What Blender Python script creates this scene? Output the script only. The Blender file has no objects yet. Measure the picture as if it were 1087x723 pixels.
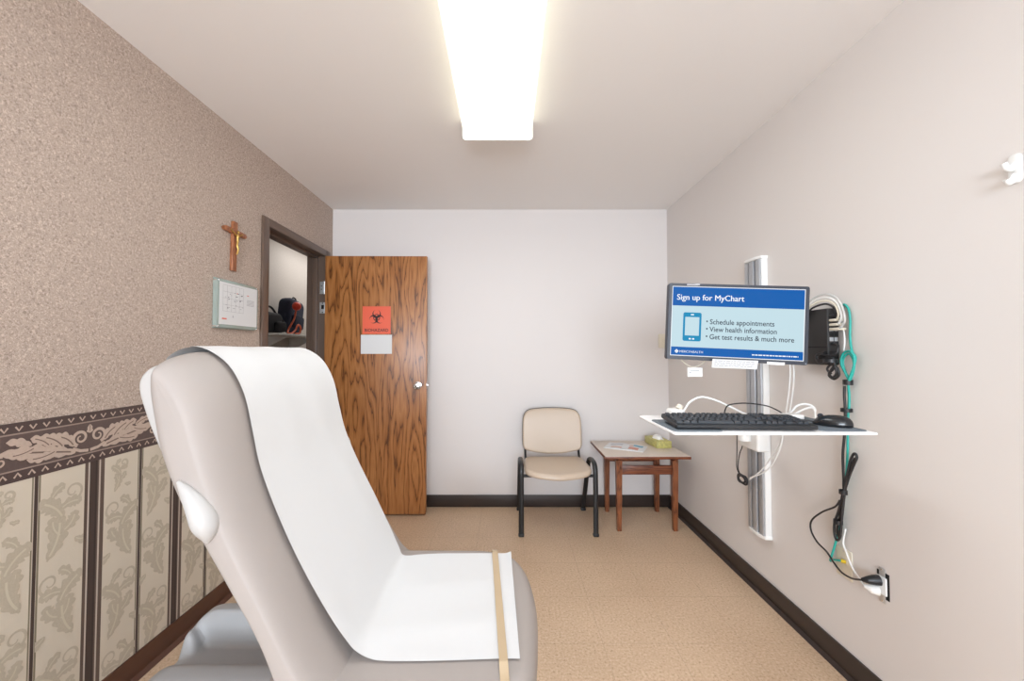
import bpy, bmesh, math, random
from mathutils import Vector, Matrix, Euler
random.seed(7)
SC = bpy.context.scene
COL = SC.collection
PI = math.pi
# ------------------------------------------------------------------ room dimensions (metres)
XL, XR, YB, YR, H = -1.468, 1.366, 3.41, -2.6, 2.497
WT = 0.13

# ------------------------------------------------------------------ materials
def lin(c):
    return tuple(((v / 255) / 12.92 if v / 255 <= 0.04045 else ((v / 255 + 0.055) / 1.055) ** 2.4) for v in c) + (1.0,)

def new_mat(name):
    m = bpy.data.materials.new(name); m.use_nodes = True
    nt = m.node_tree
    return m, nt, nt.nodes['Principled BSDF']

def M(name, rgb, rough=0.5, metal=0.0, spec=0.5, coat=0.0, bump=None, vary=None, emit=None, trans=0.0):
    """plain material: optional fine bump (scale, strength) and colour variation (scale, amount)"""
    m, nt, b = new_mat(name)
    b.inputs['Base Color'].default_value = lin(rgb)
    b.inputs['Roughness'].default_value = rough
    b.inputs['Metallic'].default_value = metal
    b.inputs['Specular IOR Level'].default_value = spec
    b.inputs['Coat Weight'].default_value = coat
    b.inputs['Transmission Weight'].default_value = trans
    if emit:
        b.inputs['Emission Color'].default_value = lin(emit[0]); b.inputs['Emission Strength'].default_value = emit[1]
    if bump or vary:
        tc = nt.nodes.new('ShaderNodeTexCoord')
        if bump:
            n = nt.nodes.new('ShaderNodeTexNoise'); n.inputs['Scale'].default_value = bump[0]; n.inputs['Detail'].default_value = 4
            bp = nt.nodes.new('ShaderNodeBump'); bp.inputs['Strength'].default_value = bump[1]; bp.inputs['Distance'].default_value = 0.002
            nt.links.new(tc.outputs['Object'], n.inputs['Vector']); nt.links.new(n.outputs['Fac'], bp.inputs['Height'])
            nt.links.new(bp.outputs['Normal'], b.inputs['Normal'])
        if vary:
            n = nt.nodes.new('ShaderNodeTexNoise'); n.inputs['Scale'].default_value = vary[0]; n.inputs['Detail'].default_value = 5
            mx = nt.nodes.new('ShaderNodeMix'); mx.data_type = 'RGBA'
            mx.inputs[6].default_value = lin(tuple(v * (1 - vary[1]) for v in rgb)); mx.inputs[7].default_value = lin(tuple(min(255, v * (1 + vary[1])) for v in rgb))
            nt.links.new(tc.outputs['Object'], n.inputs['Vector']); nt.links.new(n.outputs['Fac'], mx.inputs[0]); nt.links.new(mx.outputs[2], b.inputs['Base Color'])
    return m

def ramp(nt, stops, interp='LINEAR'):
    r = nt.nodes.new('ShaderNodeValToRGB'); r.color_ramp.interpolation = interp
    e = r.color_ramp.elements
    while len(e) > 1: e.remove(e[-1])
    e[0].position = stops[0][0]; e[0].color = stops[0][1]
    for p, c in stops[1:]:
        k = e.new(p); k.color = c
    return r

def mathn(nt, op, a, b=None):
    n = nt.nodes.new('ShaderNodeMath'); n.operation = op
    for i, v in enumerate((a, b)):
        if v is None: continue
        if isinstance(v, (int, float)): n.inputs[i].default_value = v
        else: nt.links.new(v, n.inputs[i])
    return n.outputs[0]

def mixc(nt, fac, a, b):
    n = nt.nodes.new('ShaderNodeMix'); n.data_type = 'RGBA'
    for idx, v in ((0, fac), (6, a), (7, b)):
        if isinstance(v, (int, float, tuple)): n.inputs[idx].default_value = v
        else: nt.links.new(v, n.inputs[idx])
    return n.outputs[2]

def wallpaper_mat():
    m, nt, b = new_mat('wallpaper')
    b.inputs['Roughness'].default_value = 0.62
    tc = nt.nodes.new('ShaderNodeTexCoord'); sp = nt.nodes.new('ShaderNodeSeparateXYZ')
    nt.links.new(tc.outputs['Object'], sp.inputs[0])
    # upper paper: small tan vermicelli squiggles
    n0 = nt.nodes.new('ShaderNodeTexNoise'); n0.inputs['Scale'].default_value = 145; n0.inputs['Detail'].default_value = 2.5
    n0.inputs['Distortion'].default_value = 1.2
    nt.links.new(tc.outputs['Object'], n0.inputs['Vector'])
    up = ramp(nt, [(0.36, lin((148, 132, 121))), (0.47, lin((189, 172, 159))), (0.53, lin((166, 149, 138))), (0.62, lin((204, 188, 175)))])
    nt.links.new(n0.outputs['Fac'], up.inputs[0])
    # lower paper: cream with woven stripes along Y
    per = 0.3622
    t = mathn(nt, 'FRACT', mathn(nt, 'DIVIDE', mathn(nt, 'ADD', sp.outputs['Y'], 10 * per - 1.459 + 0.5 * per), per))
    cream = lin((206, 195, 178)); dk = lin((70, 57, 52)); md = lin((96, 80, 72)); lt = lin((190, 178, 165)); gr = lin((128, 120, 100))
    w = 0.0345 / per
    st = [(0.0, dk), (0.012, lt), (0.018, gr), (0.034, cream)]
    for k, c in ((-1, md), (-0.68, lt), (-0.5, dk), (0.05, lin((58, 47, 44))), (0.25, md), (0.42, lt), (0.58, md), (1.0, cream)):
        st.append((0.5 + k * w, c))
    st += [(0.966, gr), (0.980, lt), (0.986, dk)]
    lo = ramp(nt, st, 'CONSTANT'); nt.links.new(t, lo.inputs[0])
    zmask = mathn(nt, 'GREATER_THAN', sp.outputs['Z'], 0.99)
    col = mixc(nt, zmask, lo.outputs[0], up.outputs[0])
    nt.links.new(col, b.inputs['Base Color'])
    bp = nt.nodes.new('ShaderNodeBump'); bp.inputs['Strength'].default_value = 0.25; bp.inputs['Distance'].default_value = 0.001
    nt.links.new(n0.outputs['Fac'], bp.inputs['Height']); nt.links.new(bp.outputs['Normal'], b.inputs['Normal'])
    return m

def floor_mat():
    m, nt, b = new_mat('vinyl_tile')
    b.inputs['Roughness'].default_value = 0.42
    tc = nt.nodes.new('ShaderNodeTexCoord'); sp = nt.nodes.new('ShaderNodeSeparateXYZ'); nt.links.new(tc.outputs['Object'], sp.inputs[0])
    n1 = nt.nodes.new('ShaderNodeTexNoise'); n1.inputs['Scale'].default_value = 95; n1.inputs['Detail'].default_value = 4; n1.inputs['Roughness'].default_value = 0.7
    n2 = nt.nodes.new('ShaderNodeTexNoise'); n2.inputs['Scale'].default_value = 2.2; n2.inputs['Detail'].default_value = 3
    for n in (n1, n2): nt.links.new(tc.outputs['Object'], n.inputs['Vector'])
    r1 = ramp(nt, [(0.30, lin((160, 128, 98))), (0.42, lin((206, 177, 147))), (0.55, lin((215, 188, 159))), (0.70, lin((232, 211, 187)))])
    nt.links.new(n1.outputs['Fac'], r1.inputs[0])
    r2 = ramp(nt, [(0.3, (0.88, 0.86, 0.84, 1)), (0.7, (1.0, 1.0, 1.0, 1))]); nt.links.new(n2.outputs['Fac'], r2.inputs[0])
    mul = nt.nodes.new('ShaderNodeMix'); mul.data_type = 'RGBA'; mul.blend_type = 'MULTIPLY'; mul.inputs[0].default_value = 1
    nt.links.new(r1.outputs[0], mul.inputs[6]); nt.links.new(r2.outputs[0], mul.inputs[7])
    def joint(s, off, size):
        f = mathn(nt, 'FRACT', mathn(nt, 'DIVIDE', mathn(nt, 'ADD', s, 20 * size - off), size))
        return mathn(nt, 'LESS_THAN', f, 0.0065)
    j = mathn(nt, 'MAXIMUM', joint(sp.outputs['X'], 0.429, 0.312), joint(sp.outputs['Y'], 1.829, 0.342))
    jn = mathn(nt, 'MULTIPLY', j, mathn(nt, 'MULTIPLY', n2.outputs['Fac'], 0.62))
    col = mixc(nt, jn, mul.outputs[2], lin((120, 88, 66)))
    nt.links.new(col, b.inputs['Base Color'])
    return m

def wood_mat(name, dark, mid, light, axis='Z', scale=1.0, rough=0.38, rings=9.0, coat=0.15, off=(0, 0, 0)):
    """plain-sawn wood: contour lines of stretched noise make cathedral figure, fine pores along the grain"""
    m, nt, b = new_mat(name)
    b.inputs['Roughness'].default_value = rough; b.inputs['Coat Weight'].default_value = coat; b.inputs['Coat Roughness'].default_value = 0.25
    tc = nt.nodes.new('ShaderNodeTexCoord'); mp = nt.nodes.new('ShaderNodeMapping')
    s = {'Z': (5.2, 5.2, 0.62), 'X': (0.62, 5.2, 5.2), 'Y': (5.2, 0.62, 5.2)}[axis]
    mp.inputs['Scale'].default_value = tuple(v * scale for v in s); mp.inputs['Location'].default_value = off
    nt.links.new(tc.outputs['Object'], mp.inputs[0])
    n = nt.nodes.new('ShaderNodeTexNoise'); n.inputs['Scale'].default_value = 1.0; n.inputs['Detail'].default_value = 3.5; n.inputs['Roughness'].default_value = 0.44
    n.inputs['Distortion'].default_value = 0.25
    nt.links.new(mp.outputs[0], n.inputs['Vector'])
    f = mathn(nt, 'FRACT', mathn(nt, 'MULTIPLY', n.outputs['Fac'], rings))
    mp2 = nt.nodes.new('ShaderNodeMapping'); s2 = {'Z': (190, 190, 7), 'X': (7, 190, 190), 'Y': (190, 7, 190)}[axis]
    mp2.inputs['Scale'].default_value = tuple(v * min(scale, 1.5) for v in s2); nt.links.new(tc.outputs['Object'], mp2.inputs[0])
    p = nt.nodes.new('ShaderNodeTexNoise'); p.inputs['Scale'].default_value = 1.0; p.inputs['Detail'].default_value = 3
    nt.links.new(mp2.outputs[0], p.inputs['Vector'])
    ff = mathn(nt, 'ADD', f, mathn(nt, 'MULTIPLY', mathn(nt, 'SUBTRACT', p.outputs['Fac'], 0.5), 0.55))
    r = ramp(nt, [(0.0, lin(dark)), (0.05, lin(tuple((a + c) / 2 for a, c in zip(dark, mid)))), (0.16, lin(mid)), (0.60, lin(light)), (0.92, lin(mid)), (1.0, lin(dark))])
    nt.links.new(ff, r.inputs[0])
    r2 = ramp(nt, [(0.35, (0.72, 0.68, 0.62, 1)), (0.55, (1, 1, 1, 1))]); nt.links.new(p.outputs['Fac'], r2.inputs[0])
    mul = nt.nodes.new('ShaderNodeMix'); mul.data_type = 'RGBA'; mul.blend_type = 'MULTIPLY'; mul.inputs[0].default_value = 0.6
    nt.links.new(r.outputs[0], mul.inputs[6]); nt.links.new(r2.outputs[0], mul.inputs[7]); nt.links.new(mul.outputs[2], b.inputs['Base Color'])
    return m

def emission_mat(name, rgb, strength):
    m = bpy.data.materials.new(name); m.use_nodes = True; nt = m.node_tree
    nt.nodes.remove(nt.nodes['Principled BSDF'])
    e = nt.nodes.new('ShaderNodeEmission'); e.inputs[0].default_value = lin(rgb); e.inputs[1].default_value = strength
    nt.links.new(e.outputs[0], nt.nodes['Material Output'].inputs[0])
    return m

mt = {}
mt['wallpaper'] = wallpaper_mat()
mt['floor'] = floor_mat()
mt['paint'] = M('wall_paint', (221, 216, 214), 0.55, bump=(260, 0.06))
mt['paint_right'] = M('wall_paint_beige', (222, 217, 214), 0.55, bump=(260, 0.06))
mt['ceiling'] = M('ceiling_paint', (238, 236, 235), 0.7, bump=(200, 0.05))
mt['hall'] = M('hall_paint', (196, 190, 184), 0.7, vary=(60, 0.05))
mt['hall_floor'] = M('hall_floor', (150, 125, 105), 0.6, vary=(30, 0.08))
mt['base_dark'] = M('dark_vinyl_base', (54, 44, 40), 0.42, vary=(8, 0.08))
mt['base_brown'] = M('brown_vinyl_base', (82, 50, 36), 0.42, vary=(8, 0.10))
mt['frame_paint'] = M('door_frame_paint', (102, 84, 73), 0.38, bump=(90, 0.05))
mt['oak'] = wood_mat('oak_veneer', (92, 54, 27), (158, 101, 54), (178, 121, 70), 'Z', 1.35, 0.36, 12.0, off=(0.4, 0.2, 0.83))
mt['oak_edge'] = wood_mat('oak_edge', (90, 52, 26), (135, 84, 45), (160, 106, 62), 'Z', 3.0)
mt['cross_wood'] = wood_mat('crucifix_wood', (112, 62, 36), (150, 92, 58), (172, 112, 76), 'Z', 5.0, 0.45)
mt['table_wood'] = wood_mat('teak', (78, 38, 18), (120, 66, 36), (142, 84, 48), 'Z', 4.0, 0.4)
mt['table_rail'] = wood_mat('teak_rail', (76, 34, 17), (112, 58, 33), (132, 74, 44), 'X', 4.0, 0.4)
mt['laminate'] = M('table_laminate', (208, 195, 182), 0.38, vary=(160, 0.05))
mt['chrome'] = M('chrome', (225, 225, 225), 0.16, 1.0)
mt['steel'] = M('zinc_steel', (205, 206, 205), 0.35, 0.6)
mt['dark_hole'] = M('dark_hole', (20, 18, 18), 0.8)
mt['alu'] = M('brushed_aluminium', (178, 180, 184), 0.38, 0.4, vary=(40, 0.04))
mt['alu_dark'] = M('track_groove', (78, 82, 88), 0.45, 0.5)
mt['white_plastic'] = M('white_plastic', (236, 236, 234), 0.38)
mt['white_tray'] = M('white_tray', (242, 242, 243), 0.35)
mt['ivory'] = M('ivory_plastic', (222, 215, 198), 0.42)
mt['beige_plastic'] = M('beige_plastic', (214, 206, 190), 0.45)
mt['black'] = M('black_plastic', (30, 31, 34), 0.42, bump=(300, 0.05))
mt['black_gloss'] = M('black_gloss', (26, 28, 31), 0.22)
mt['bezel'] = M('monitor_bezel', (50, 54, 64), 0.38)
mt['pc_black'] = M('computer_case', (40, 38, 38), 0.5)
mt['key'] = M('key_caps', (46, 50, 56), 0.5)
mt['pad_grey'] = M('mouse_pad', (104, 113, 121), 0.75, bump=(500, 0.1))
mt['cord_black'] = M('black_cord', (36, 35, 37), 0.42)
mt['cord_white'] = M('white_cord', (232, 232, 230), 0.4)
mt['cord_grey'] = M('grey_cord', (196, 196, 194), 0.4)
mt['cord_teal'] = M('teal_cord', (46, 172, 160), 0.42)
mt['yellow'] = M('yellow_boot', (226, 196, 40), 0.45)
mt['vinyl'] = M('taupe_vinyl', (161, 153, 148), 0.56, spec=0.35, bump=(180, 0.05))
mt['shell'] = M('shell_plastic', (182, 180, 178), 0.36)
mt['shroud'] = M('grey_shroud', (164, 164, 165), 0.48, bump=(400, 0.06))
mt['strap'] = M('tan_strap', (190, 168, 136), 0.4)
mt['gvinyl'] = M('beige_vinyl', (194, 176, 157), 0.33, bump=(220, 0.05))
mt['gframe'] = M('black_tube', (34, 35, 37), 0.38)
mt['paper'] = M('white_paper', (214, 215, 216), 0.7, bump=(24, 0.25))
mt['sheet'] = M('paper_sheet', (218, 219, 220), 0.6)
mt['grey_ink'] = M('grey_ink', (168, 168, 172), 0.7)
mt['dark_ink'] = M('dark_ink', (70, 70, 76), 0.7)
mt['red_ink'] = M('red_ink', (214, 110, 92), 0.7)
mt['orange_sign'] = M('biohazard_orange', (228, 98, 70), 0.3)
mt['ink'] = M('black_ink', (58, 34, 32), 0.5)
mt['brass'] = M('brass', (196, 160, 92), 0.3, 0.9)
mt['acrylic_edge'] = M('acrylic_edge', (202, 216, 208), 0.12, trans=0.5)
mt['tissue_box'] = M('tissue_box_print', (176, 170, 104), 0.5, vary=(60, 0.28))
mt['tissue_top'] = M('tissue_box_top', (206, 200, 130), 0.5, vary=(70, 0.15))
mt['tissue'] = M('tissue', (242, 242, 240), 0.8)
mt['navy'] = M('navy_fabric', (36, 42, 62), 0.8, bump=(300, 0.3))
mt['bag_black'] = M('black_fabric', (26, 27, 32), 0.8, bump=(300, 0.3))
mt['orange_red'] = M('orange_red', (214, 62, 34), 0.45)
mt['orange_cord'] = M('orange_cord', (206, 96, 62), 0.5)
mt['lens'] = emission_mat('fluorescent_diffuser', (247, 251, 250), 5.6)
mt['lens_side'] = emission_mat('fluorescent_diffuser_side', (255, 251, 226), 1.25)
mt['fixture'] = M('fixture_white', (244, 244, 240), 0.4)
mt['b_ground'] = M('border_ground', (92, 76, 72), 0.6, vary=(120, 0.10))
mt['b_dark'] = M('border_dark', (78, 63, 60), 0.6, vary=(150, 0.12))
mt['b_line'] = M('border_line', (150, 132, 122), 0.6)
mt['b_leaf'] = M('border_leaf', (186, 166, 152), 0.6, vary=(110, 0.07))
mt['b_vein'] = M('border_vein', (120, 101, 93), 0.6)
mt['d_leaf'] = M('damask_leaf', (184, 173, 155), 0.55, vary=(200, 0.05))
mt['d_vein'] = M('damask_vein', (198, 189, 169), 0.55)

# screen colours: a lit screen
def scr(name, rgb, s=0.53):
    m, nt, b = new_mat(name)
    b.inputs['Base Color'].default_value = (0.004, 0.004, 0.004, 1); b.inputs['Roughness'].default_value = 0.45; b.inputs['Specular IOR Level'].default_value = 0.1
    b.inputs['Emission Color'].default_value = lin(rgb); b.inputs['Emission Strength'].default_value = s
    return m
mt['s_blue'] = scr('screen_blue', (0, 92, 172)); mt['s_body'] = scr('screen_pale', (192, 217, 226)); mt['s_teal'] = scr('screen_teal', (14, 136, 182))
mt['s_white'] = scr('screen_white', (244, 248, 252)); mt['s_dark'] = scr('screen_dark', (58, 66, 78))

# ------------------------------------------------------------------ mesh builder
class B:
    def __init__(s): s.v = []; s.f = []; s.m = []
    def add(s, vs, fs, mi=0):
        o = len(s.v); s.v += [tuple(v) for v in vs]
        for f in fs: s.f.append(tuple(o + i for i in f)); s.m.append(mi)
        return s
    def bm(s, bm, mi=0, mat=None):
        if mat is not None: bm.transform(mat)
        bm.verts.index_update()
        s.add([v.co[:] for v in bm.verts], [[v.index for v in f.verts] for f in bm.faces], mi); bm.free(); return s
    def box(s, a, b, r=0.0, mi=0, seg=2, mat=None):
        bm = bmesh.new(); bmesh.ops.create_cube(bm, size=1)
        c = [(x + y) / 2 for x, y in zip(a, b)]; d = [abs(y - x) for x, y in zip(a, b)]
        bm.transform(Matrix.Translation(c) @ Matrix.Diagonal((*d, 1)))
        if r > 0: bmesh.ops.bevel(bm, geom=bm.edges[:], offset=min(r, min(d) * 0.49), segments=seg, affect='EDGES', profile=0.5)
        return s.bm(bm, mi, mat)
    def tube(s, pts, r, n=8, mi=0, ry=None, caps=True):
        """round tube along a polyline; r may be a list"""
        P = [Vector(p) for p in pts]; k = len(P); vs = []; fs = []
        T = [(P[min(i + 1, k - 1)] - P[max(i - 1, 0)]).normalized() for i in range(k)]
        up = Vector((0, 0, 1)) if abs(T[0].z) < 0.9 else Vector((0, 1, 0))
        N = (up - T[0] * up.dot(T[0])).normalized()
        for i in range(k):
            N = (N - T[i] * N.dot(T[i]));
            N = N.normalized() if N.length > 1e-6 else T[i].orthogonal().normalized()
            Bn = T[i].cross(N); rr = r[i] if isinstance(r, (list, tuple)) else r; r2 = (ry[i] if isinstance(ry, (list, tuple)) else ry) if ry else rr
            for j in range(n):
                a = 2 * PI * j / n; vs.append(P[i] + N * (rr * math.cos(a)) + Bn * (r2 * math.sin(a)))
        for i in range(k - 1):
            for j in range(n):
                fs.append((i * n + j, i * n + (j + 1) % n, (i + 1) * n + (j + 1) % n, (i + 1) * n + j))
        if caps: fs.append(tuple(range(n))[::-1]); fs.append(tuple((k - 1) * n + j for j in range(n)))
        return s.add(vs, fs, mi)
    def lathe(s, prof, n=24, mi=0, mat=None):
        """prof: (radius, z) list revolved about local Z"""
        vs = []; fs = []
        for r, z in prof:
            for j in range(n): a = 2 * PI * j / n; vs.append((r * math.cos(a), r * math.sin(a), z))
        for i in range(len(prof) - 1):
            for j in range(n): fs.append((i * n + j, i * n + (j + 1) % n, (i + 1) * n + (j + 1) % n, (i + 1) * n + j))
        fs.append(tuple(range(n))[::-1]); fs.append(tuple((len(prof) - 1) * n + j for j in range(n)))
        if mat is not None: vs = [tuple(mat @ Vector(v)) for v in vs]
        return s.add(vs, fs, mi)
    def pillow(s, poly, t0, t1, r, fmap, rt=None, seg=6, mi=0, r0=None, cone=0.0):
        """closed 2-D outline swept from t0 to t1 with rounded rims (inset r, along-depth rt); fmap(a, b, t) -> xyz"""
        n = len(poly); rt = rt or (r if not isinstance(r, list) else max(r)); r0 = r if r0 is None else r0
        rv = lambda q, i: q[i] if isinstance(q, list) else q
        area = sum(poly[i][0] * poly[(i + 1) % n][1] - poly[(i + 1) % n][0] * poly[i][1] for i in range(n))
        if area < 0:
            poly = poly[::-1]
            if isinstance(r, list): r = r[::-1]
            if isinstance(r0, list): r0 = r0[::-1]
        nr = []
        for i in range(n):
            a = Vector(poly[i - 1]); c = Vector(poly[(i + 1) % n]); d = (c - a).normalized(); nr.append(Vector((-d.y, d.x)))
        if isinstance(r, list):
            nr = [sum((nr[(i + k) % n] for k in range(-7, 8)), Vector((0, 0))) / 15 for i in range(n)]
        vs = []; fs = []
        half = seg + 1
        rr = []
        for k in range(half): a = PI / 2 * k / seg; rr.append((t0 + min(rt, (t1 - t0) / 2) * (1 - math.cos(a)), r0, a))
        for k in range(half - 1, -1, -1): a = PI / 2 * k / seg; rr.append((t1 - min(rt, (t1 - t0) / 2) * (1 - math.cos(a)), r, a))
        for t, q_, ins in rr:
            for i in range(n):
                d_ = rv(q_, i); cn = cone * min(1.0, max(0.0, (d_ - 0.045) / 0.03))
                q = Vector(poly[i]) + nr[i] * (d_ * ((1 - cn) * (1 - math.sin(ins)) + cn * math.cos(ins))); vs.append(fmap(q.x, q.y, t))
        R = len(rr)
        for k in range(R - 1):
            for i in range(n): fs.append((k * n + i, k * n + (i + 1) % n, (k + 1) * n + (i + 1) % n, (k + 1) * n + i))
        fs.append(tuple(range(n))[::-1]); fs.append(tuple((R - 1) * n + i for i in range(n)))
        return s.add(vs, fs, mi)
    def text(s, body, size, fmap, mi=0, align='LEFT', bold=0.0, sx=1.0):
        c = bpy.data.curves.new('t', 'FONT'); c.body = body; c.size = size; c.align_x = align; c.offset = bold; c.resolution_u = 3
        o = bpy.data.objects.new('t', c); COL.objects.link(o)
        dg = bpy.context.evaluated_depsgraph_get(); ev = o.evaluated_get(dg); me = ev.to_mesh()
        s.add([fmap(v.co.x * sx, v.co.y) for v in me.vertices], [tuple(p.vertices) for p in me.polygons], mi)
        ev.to_mesh_clear(); bpy.data.objects.remove(o); bpy.data.curves.remove(c); return s
    def build(s, name, mats, parent=None, smooth=35, flip_fix=True):
        me = bpy.data.meshes.new(name); off = Vector((0, 0, 0))
        if parent is not None and not parent.get('_local'):
            off = Vector(parent['_org']) if parent.get('_org') is not None else Vector((0, 0, 0))
        me.from_pydata([tuple(Vector(v) - off) for v in s.v], [], s.f)
        if not isinstance(mats, (list, tuple)): mats = [mats]
        for m in mats: me.materials.append(mt[m])
        me.polygons.foreach_set('material_index', s.m)
        if flip_fix:
            bm = bmesh.new(); bm.from_mesh(me); bmesh.ops.recalc_face_normals(bm, faces=bm.faces[:]); bm.to_mesh(me); bm.free()
        if smooth:
            me.polygons.foreach_set('use_smooth', [True] * len(me.polygons)); me.set_sharp_from_angle(angle=math.radians(smooth))
        me.update()
        o = bpy.data.objects.new(name, me); COL.objects.link(o)
        if parent is not None:
            o.parent = parent
            # a sub-part inherits the frame of the thing it hangs on
            o['_local'] = parent.get('_local', False)
            if parent.get('_org') is not None: o['_org'] = parent['_org']
        return o

def tag(o, label, cat, group=None, kind=None):
    o['label'] = label; o['category'] = cat
    if group: o['group'] = group
    if kind: o['kind'] = kind
    return o

def thing(name, label, cat, loc, rot=None, group=None, local=False):
    """an Empty at the thing's base; its parts are built in world metres, or (local) in the Empty's own frame"""
    e = bpy.data.objects.new(name, None); COL.objects.link(e); e.empty_display_size = 0.05
    e.location = loc
    if rot: e.rotation_euler = Euler(rot)
    e['_local'] = bool(local); e['_org'] = list(loc)
    return tag(e, label, cat, group)

def solo(name, b, mats, label, cat, group=None, smooth=35):
    return tag(b.build(name, mats, None, smooth), label, cat, group)

def struct(name, b, mats, label, parent=None, smooth=35):
    o = b.build(name, mats, parent, smooth); 
    if parent is None: tag(o, label, name.split('_')[0], None, 'structure')
    return o

def spline(pts, n=8, closed=False):
    """Catmull-Rom samples through points"""
    P = [Vector(p) for p in pts]; k = len(P); out = []
    rng = range(k) if closed else range(k - 1)
    for i in rng:
        if closed: a, b_, c, d = P[i - 1], P[i], P[(i + 1) % k], P[(i + 2) % k]
        else: a, b_, c, d = P[max(i - 1, 0)], P[i], P[i + 1], P[min(i + 2, k - 1)]
        for j in range(n):
            t = j / n
            out.append(0.5 * ((2 * b_) + (c - a) * t + (2 * a - 5 * b_ + 4 * c - d) * t * t + (3 * b_ - a - 3 * c + d) * t ** 3))
    if not closed: out.append(P[-1])
    return out

def rrect(x0, y0, x1, y1, r, n=6):
    """rounded rectangle outline; r single or (bl, br, tr, tl)"""
    r = r if isinstance(r, (tuple, list)) else (r,) * 4; out = []
    for (cx, cy, a0, rr) in ((x0 + r[0], y0 + r[0], PI, r[0]), (x1 - r[1], y0 + r[1], 1.5 * PI, r[1]), (x1 - r[2], y1 - r[2], 0, r[2]), (x0 + r[3], y1 - r[3], 0.5 * PI, r[3])):
        for i in range(n + 1): a = a0 + PI / 2 * i / n; out.append((cx + rr * math.cos(a), cy + rr * math.sin(a)))
    return out

# ================================================================== THE SETTING
struct('floor', B().box((XL, YR, -0.06), (XR, YB, 0)), 'floor', 'beige speckled vinyl tile floor', smooth=0)
struct('ceiling', B().box((XL - WT, YR, H), (XR + WT, YB + WT, H + 0.08)), 'ceiling', 'plain off-white painted ceiling', smooth=0)
struct('wall_right', B().box((XR, YR, -0.06), (XR + WT, YB + WT, H)), 'paint_right', 'plain beige wall behind the wall-mounted computer', smooth=0)
struct('wall_far', B().box((XL, YB, -0.06), (XR, YB + WT, H)), 'paint', 'plain pale far wall behind the chair and table', smooth=0)
OY0, OY1, OZ = 2.475, 3.268, 2.066      # door opening in the left wall
w = B()
w.box((XL - WT, YR, -0.06), (XL, OY0, H)).box((XL - WT, OY1, -0.06), (XL, YB + WT, H)).box((XL - WT, OY0, OZ), (XL, OY1, H))
wall_left = struct('wall_left', w, 'wallpaper', 'papered left wall, tan above and striped damask below', smooth=0)

# --- printed wallpaper figures on the left wall (flat print, part of the wall)
def leaf2d(base, ang, length, width, lobes=4, curl=0.0, n=26, tip=0.0):
    """acanthus leaf: spine bends by curl; scalloped edges. Returns (left, spine, right) point lists"""
    L, S, R = [], [], []; x, y = base; a = ang
    for i in range(n + 1):
        t = i / n
        env = math.sin(PI * min(1, t * 0.94 + 0.05)) ** 0.75 * width
        sc = 0.62 + 0.38 * abs(math.sin(PI * lobes * t ** 0.85 + 0.3))
        hw = env * sc
        nx, ny = -math.sin(a), math.cos(a)
        ax, ay = math.cos(a) * hw * 0.45, math.sin(a) * hw * 0.45
        S.append((x, y)); L.append((x + nx * hw + ax, y + ny * hw + ay)); R.append((x - nx * hw + ax, y - ny * hw + ay))
        x += math.cos(a) * length / n; y += math.sin(a) * length / n; a += curl / n
    return L, S, R
class Print:
    def __init__(s, plane, ymin=-9, ymax=9): s.b = B(); s.k = 0; s.plane = plane; s.lo = ymin; s.hi = ymax; s.top = 9
    def pt(s, p, lift): return (s.plane + lift, min(max(p[0], s.lo), s.hi), min(p[1], s.top))
    def strip(s, A, C, mi, lift):
        s.k += 1; lift += (s.k % 40) * 1e-5
        n = len(A); s.b.add([s.pt(p, lift) for p in A] + [s.pt(p, lift) for p in C], [(i, i + 1, n + i + 1, n + i) for i in range(n - 1)], mi)
    def leaf(s, base, ang, length, width, lobes=4, curl=0.0, mi=0, vein=1, lift=0.0):
        L, S, R = leaf2d(base, ang, length, width, lobes, curl)
        s.strip(L, S, mi, lift); s.strip(S, R, mi, lift)
        if vein is not None: s.line(S[2:-5], width * 0.10, vein, lift + 3e-4)
    def line(s, P, w, mi, lift, taper=False):
        A, C = [], []
        for i, p in enumerate(P):
            q = P[min(i + 1, len(P) - 1)]; o = P[max(i - 1, 0)]; dx, dy = q[0] - o[0], q[1] - o[1]; l = math.hypot(dx, dy) or 1
            ww = w * (1 - 0.7 * i / len(P)) if taper else w
            A.append((p[0] - dy / l * ww, p[1] + dx / l * ww)); C.append((p[0] + dy / l * ww, p[1] - dx / l * ww))
        s.strip(A, C, mi, lift)
def spiral(c, r0, turns, a0, sgn, n=40):
    return [(c[0] + r0 * (1 - 0.80 * i / n) * math.cos(a0 + sgn * 2 * PI * turns * i / n), c[1] + r0 * (1 - 0.80 * i / n) * math.sin(a0 + sgn * 2 * PI * turns * i / n)) for i in range(n + 1)]

# border band: dark edges with small chevrons, tan acanthus scrolls between
BZ0, BZ1 = 0.903, 1.080; BY0, BY1 = YR + 0.01, 2.40
bp = Print(XL)
def band(z0, z1, mi, lift): bp.b.box((XL - 0.0004, BY0, z0), (XL + lift, BY1, z1), mi=mi)
band(BZ0, BZ1, 1, 0.0010); band(BZ0 + 0.034, BZ1 - 0.034, 0, 0.0014)
for z in (BZ0 + 0.034, BZ1 - 0.034, BZ0 + 0.003, BZ1 - 0.003): band(z - 0.0022, z + 0.0022, 2 if 0.92 < z < 1.06 else 3, 0.0018)
y = -1.0
while y < BY1 - 0.02:
    for z, s in ((BZ1 - 0.019, 1), (BZ0 + 0.019, -1)):
        bp.line([(y - 0.009, z + s * 0.007), (y, z - s * 0.006), (y + 0.009, z + s * 0.007)], 0.0026, 4, 0.0022)
    y += 0.0365
zc = (BZ0 + BZ1) / 2; per = 0.5433
k = -5
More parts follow.
